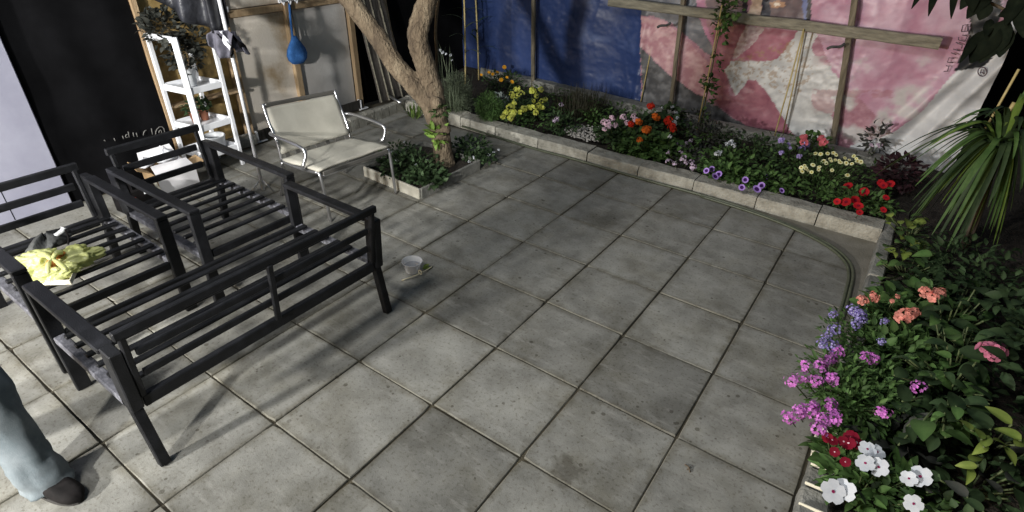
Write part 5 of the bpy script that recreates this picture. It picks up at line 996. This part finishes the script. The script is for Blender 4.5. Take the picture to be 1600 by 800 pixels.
plant("wilted_plant", "dark wilted purplish plant right of the crimson vinca", "plant", [(1400, 690, .15, (.15, .16, .08), 70, .09, .035, 0)], lm=M_LFX)
q = MB()
for u0, u1, v0, v1, n_ in ((1500, 1640, 440, 560, 170), (1570, 1700, 320, 460, 200), (1550, 1680, 560, 760, 150)):
    for _ in range(n_):
        p = atz(rng.uniform(u0, u1), rng.uniform(v0, v1), rng.uniform(.1, .6)); p.x += .15
        q.leaf(p, (rng.gauss(0, 1), rng.gauss(0, 1), rng.uniform(-.2, .8)), (rng.gauss(0, .5), rng.gauss(0, .5), 1), .09*rng.uniform(.6, 1.3), .045, .3, .3, 0, rng.uniform(.5, 1.2))
o = q.build("hedge_growth", M_LFD, kind='stuff')
# rubber plant branch hanging into the top right
t = empty("rubber_plant", aty(1500, -40, 4.4), "dark glossy leaves hanging into the top right before the tarpaulin", "plant")
Y = 4.4
for (u0, v0, u1, v1, W) in ((1455, -40, 1424, 14, .05), (1470, -40, 1450, 27, .055), (1495, -35, 1486, 31, .045), (1540, -40, 1500, 15, .12), (1560, -40, 1510, 30, .13), (1545, 5, 1530, 32, .09), (1560, 40, 1515, 100, .15), (1575, 30, 1530, 100, .16), (1572, 40, 1562, 90, .12), (1600, 10, 1560, 25, .10), (1590, 0, 1600, 60, .09), (1530, 50, 1500, 98, .06), (1580, -20, 1530, -5, .1), (1520, -40, 1520, 20, .1), (1600, -20, 1570, 40, .1), (1548, 30, 1540, 58, .06)):
    a = aty(u0, v0, Y+rng.uniform(-.05, .05)); b = aty(u1, v1, Y-.06+rng.uniform(-.05, .05)); q = MB(); q.leaf(a, b-a, (0, -1, .3), (b-a).length, W, .05, .18, 0, rng.uniform(.7, 1.2), segs=6); q.build("leaf", M_LFR, t)
q = MB(); q.tube(bend([aty(1640, 80, 4.45), aty(1585, 25, 4.45), aty(1540, 0, 4.45), aty(1480, -40, 4.45), aty(1400, -60, 4.45)], 5), .011, 6); q.tube([aty(1585, 25, 4.45), aty(1560, 60, 4.42), aty(1540, 62, 4.4)], .007, 5); q.build("branch", M_TWIG, t)

# ================================================================== PERSON (only a trouser leg and a shoe reach into the frame)
pr = empty("person", (-1.1, -.85, 0), "person in grey blue jeans and dark shoes stepping in at lower left", "person")
def skin_body(name, nodes, edges, mt, parent, root=0, sub=2):
    me = bpy.data.meshes.new(name); off = wloc(parent); me.from_pydata([Vector(p)-off for p, r_ in nodes], edges, []); o = bpy.data.objects.new(name, me); col.objects.link(o); o.parent = parent
    o.modifiers.new("skin", 'SKIN')
    for i, (p, r_) in enumerate(nodes):
        sv = me.skin_vertices[0].data[i]; sv.radius = (r_, r_) if not isinstance(r_, tuple) else r_; sv.use_root = (i == root)
    sb_ = o.modifiers.new("sub", 'SUBSURF'); sb_.levels = sub; sb_.render_levels = sub; me.materials.append(mt); return o
M_SOLE = mat('shoe_sole', (.03, .028, .026), rough=.9)
fd = Vector((.96, .26, 0)); sdv = Vector((-.26, .96, 0))
hip = Vector((-1.13, -.86, .95)); an1 = Vector((-.945, -.725, .10)); kn1 = Vector((-.975, -.725, .50)); h1 = hip+sdv*.09+Vector((0, 0, -.03)); an2 = Vector((-1.36, -1.0, .12)); kn2 = Vector((-1.20, -.96, .50)); h2 = hip-sdv*.09+Vector((0, 0, -.03))
ch_ = hip+Vector((0, 0, .38)); nk = hip+Vector((0, 0, .56)); hd = hip+Vector((0, 0, .74))+fd*.02
s1_, s2_ = hip+Vector((0, 0, .50))+sdv*.18, hip+Vector((0, 0, .50))-sdv*.18
nodes = [(hip, .12), (hip+Vector((0, 0, .2)), .12), (ch_, .13), (nk, .06), (hd+Vector((0, 0, -.06)), .075), (hd+Vector((0, 0, .06)), .09), (hd+Vector((0, 0, .12)), .06), (hd+fd*.10+Vector((0, 0, -.01)), .015),
         (h1, .085), (kn1, .052), (an1, .036), (an1+fd*.10+Vector((0, 0, -.065)), .018), (h2, .085), (kn2, .052), (an2, .036), (an2+fd*.13+Vector((0, 0, -.07)), .028),
         (s1_, .06), (s1_+sdv*.05+Vector((0, 0, -.29)), .042), (s1_+sdv*.05+fd*.08+Vector((0, 0, -.53)), .028), (s2_, .06), (s2_-sdv*.05+Vector((0, 0, -.29)), .042), (s2_-sdv*.05+fd*.08+Vector((0, 0, -.53)), .028)]
edges = [(0, 1), (1, 2), (2, 3), (3, 4), (4, 5), (5, 6), (4, 7), (0, 8), (8, 9), (9, 10), (10, 11), (0, 12), (12, 13), (13, 14), (14, 15), (2, 16), (16, 17), (17, 18), (2, 19), (19, 20), (20, 21)]
for base_i in (18, 21):
    w0 = nodes[base_i][0]; 
    for k in range(5):
        o_ = sdv*(.0)+fd*(-.03+.015*k); l = (.07, .085, .09, .085, .06)[k] if k else .05
        p1 = w0+Vector((0, 0, -.07))+o_*1.1; nodes.append((p1, .010)); edges.append((base_i, len(nodes)-1)); nodes.append((p1+Vector((0, 0, -l*.55))+sdv*.006, .009)); edges.append((len(nodes)-2, len(nodes)-1)); nodes.append((p1+Vector((0, 0, -l))+sdv*.016, .008)); edges.append((len(nodes)-2, len(nodes)-1))
skin_body("body", nodes, edges, M_SKIN, pr)
def trouser(h, k_, a, lab):
    q = MB(); ctl = [h, h.lerp(k_, .5), k_, k_.lerp(a, .5)+Vector((-.01, 0, 0)), a+fd*.015+Vector((.0, 0, .03)), a+fd*.03+Vector((0, 0, -.068))]; pts_ = bend(ctl, 9); n = len(pts_); m_ = 30; vs = []
    for i, p in enumerate(pts_):
        t_ = i/(n-1); r_ = .092*(1-t_)+.076*t_-.014*math.sin(t_*3.14)
        for j in range(m_):
            an_ = 6.283*j/m_; d = Vector((math.cos(an_), math.sin(an_), 0)); f_ = 1+.08*mnoise.noise(Vector((d.x*1.6, d.y*1.6, p.z*9)))+(.13*mnoise.noise(Vector((d.x*2, d.y*2, p.z*26))) if t_ > .7 else 0); vs.append(p+d*r_*f_+d*.0035*math.sin(p.z*60+an_*3+6*mnoise.noise(p*4))*(1 if t_ > .75 else .3)+d*.010*mnoise.noise(Vector((an_*1.3, p.z*7, 2))))
    q.add(vs, [(i*m_+j, i*m_+(j+1) % m_, (i+1)*m_+(j+1) % m_, (i+1)*m_+j) for i in range(n-1) for j in range(m_)], 0, 1.0, True); o = q.build("trouser_leg", M_JEANS, pr); s_ = o.modifiers.new("t", 'SOLIDIFY'); s_.thickness = .004; return o
trouser(h1, kn1, an1, ""); trouser(h2, kn2, an2, "")
q = MB(); q.lathe(hip+Vector((0, 0, -.12)), [(.13, 0), (.165, .05), (.165, .12), (.15, .2)], 24, 0, .85, 1.05); q.build("trouser_seat", M_JEANS, pr)
q = MB(); q.lathe(hip+Vector((0, 0, -.02)), [(.17, 0), (.16, .1), (.165, .25), (.18, .4), (.15, .5), (.07, .56)], 24, 0, .75, 1.15); q.build("shirt", M_SHIRT, pr)
q = MB(); q.lathe(hd+Vector((0, 0, .03))-fd*.02, [(.095, 0), (.105, .05), (.09, .1), (.05, .13), (.001, .14)], 20); q.build("hair", M_HAIR, pr)
for s_ in (-1, 1):
    q = MB(); q.lathe(hd+fd*.082+sdv*.032*s_+Vector((0, 0, .02)), [(.001, -.008), (.008, 0), (.001, .008)], 8); q.build("eye", M_SHOE, pr)
    q = MB(); q.lathe(hd+sdv*.09*s_+Vector((0, 0, -.02)), [(.001, -.03), (.016, 0), (.001, .03)], 10); q.build("ear", M_SKIN, pr)
for a in (an1, an2):
    q = MB(); vs = []; m_ = 20; h_ = -(a.z) if a is an1 else -a.z
    for i in range(13):
        t_ = i/12; x = -.085+.285*t_; wd = .045*(math.sin(min(1, t_*2.2+.15)*1.57))*(1 if t_ < .75 else math.sqrt(max(0.02, 1-((t_-.75)/.27)**2))); hh = .085-.045*max(0, t_-.3)/.7 if t_ > .05 else .07
        if i in (0, 12): wd *= .5; hh *= .6
        for j in range(m_):
            an_ = 6.283*j/m_; vs.append(Vector((a.x, a.y, 0))+fd*x+sdv*(wd*math.cos(an_)*1.05)+Vector((0, 0, .004+hh*.5+hh*.5*max(-1, min(1, math.sin(an_)*1.25)))))
    q.add(vs, [(i*m_+j, i*m_+(j+1) % m_, (i+1)*m_+(j+1) % m_, (i+1)*m_+j) for i in range(12) for j in range(m_)]+[tuple(range(m_-1, -1, -1)), tuple(range(12*m_, 13*m_))], 0, 1.0, True); sh_ = q.build("shoe", M_SHOE, pr)
    q = MB(); vs = []
    for z_ in (.0, .018):
        for k in range(26):
            an_ = 6.283*k/26; vs.append(Vector((a.x, a.y, z_))+fd*(.055+.145*math.cos(an_))+sdv*(.047*math.sin(an_)*(1+.12*math.cos(an_))))
    q.add(vs, [tuple(range(25, -1, -1)), tuple(range(26, 52))]+[(k, (k+1) % 26, 26+(k+1) % 26, 26+k) for k in range(26)]); q.build("sole", M_SOLE, sh_)
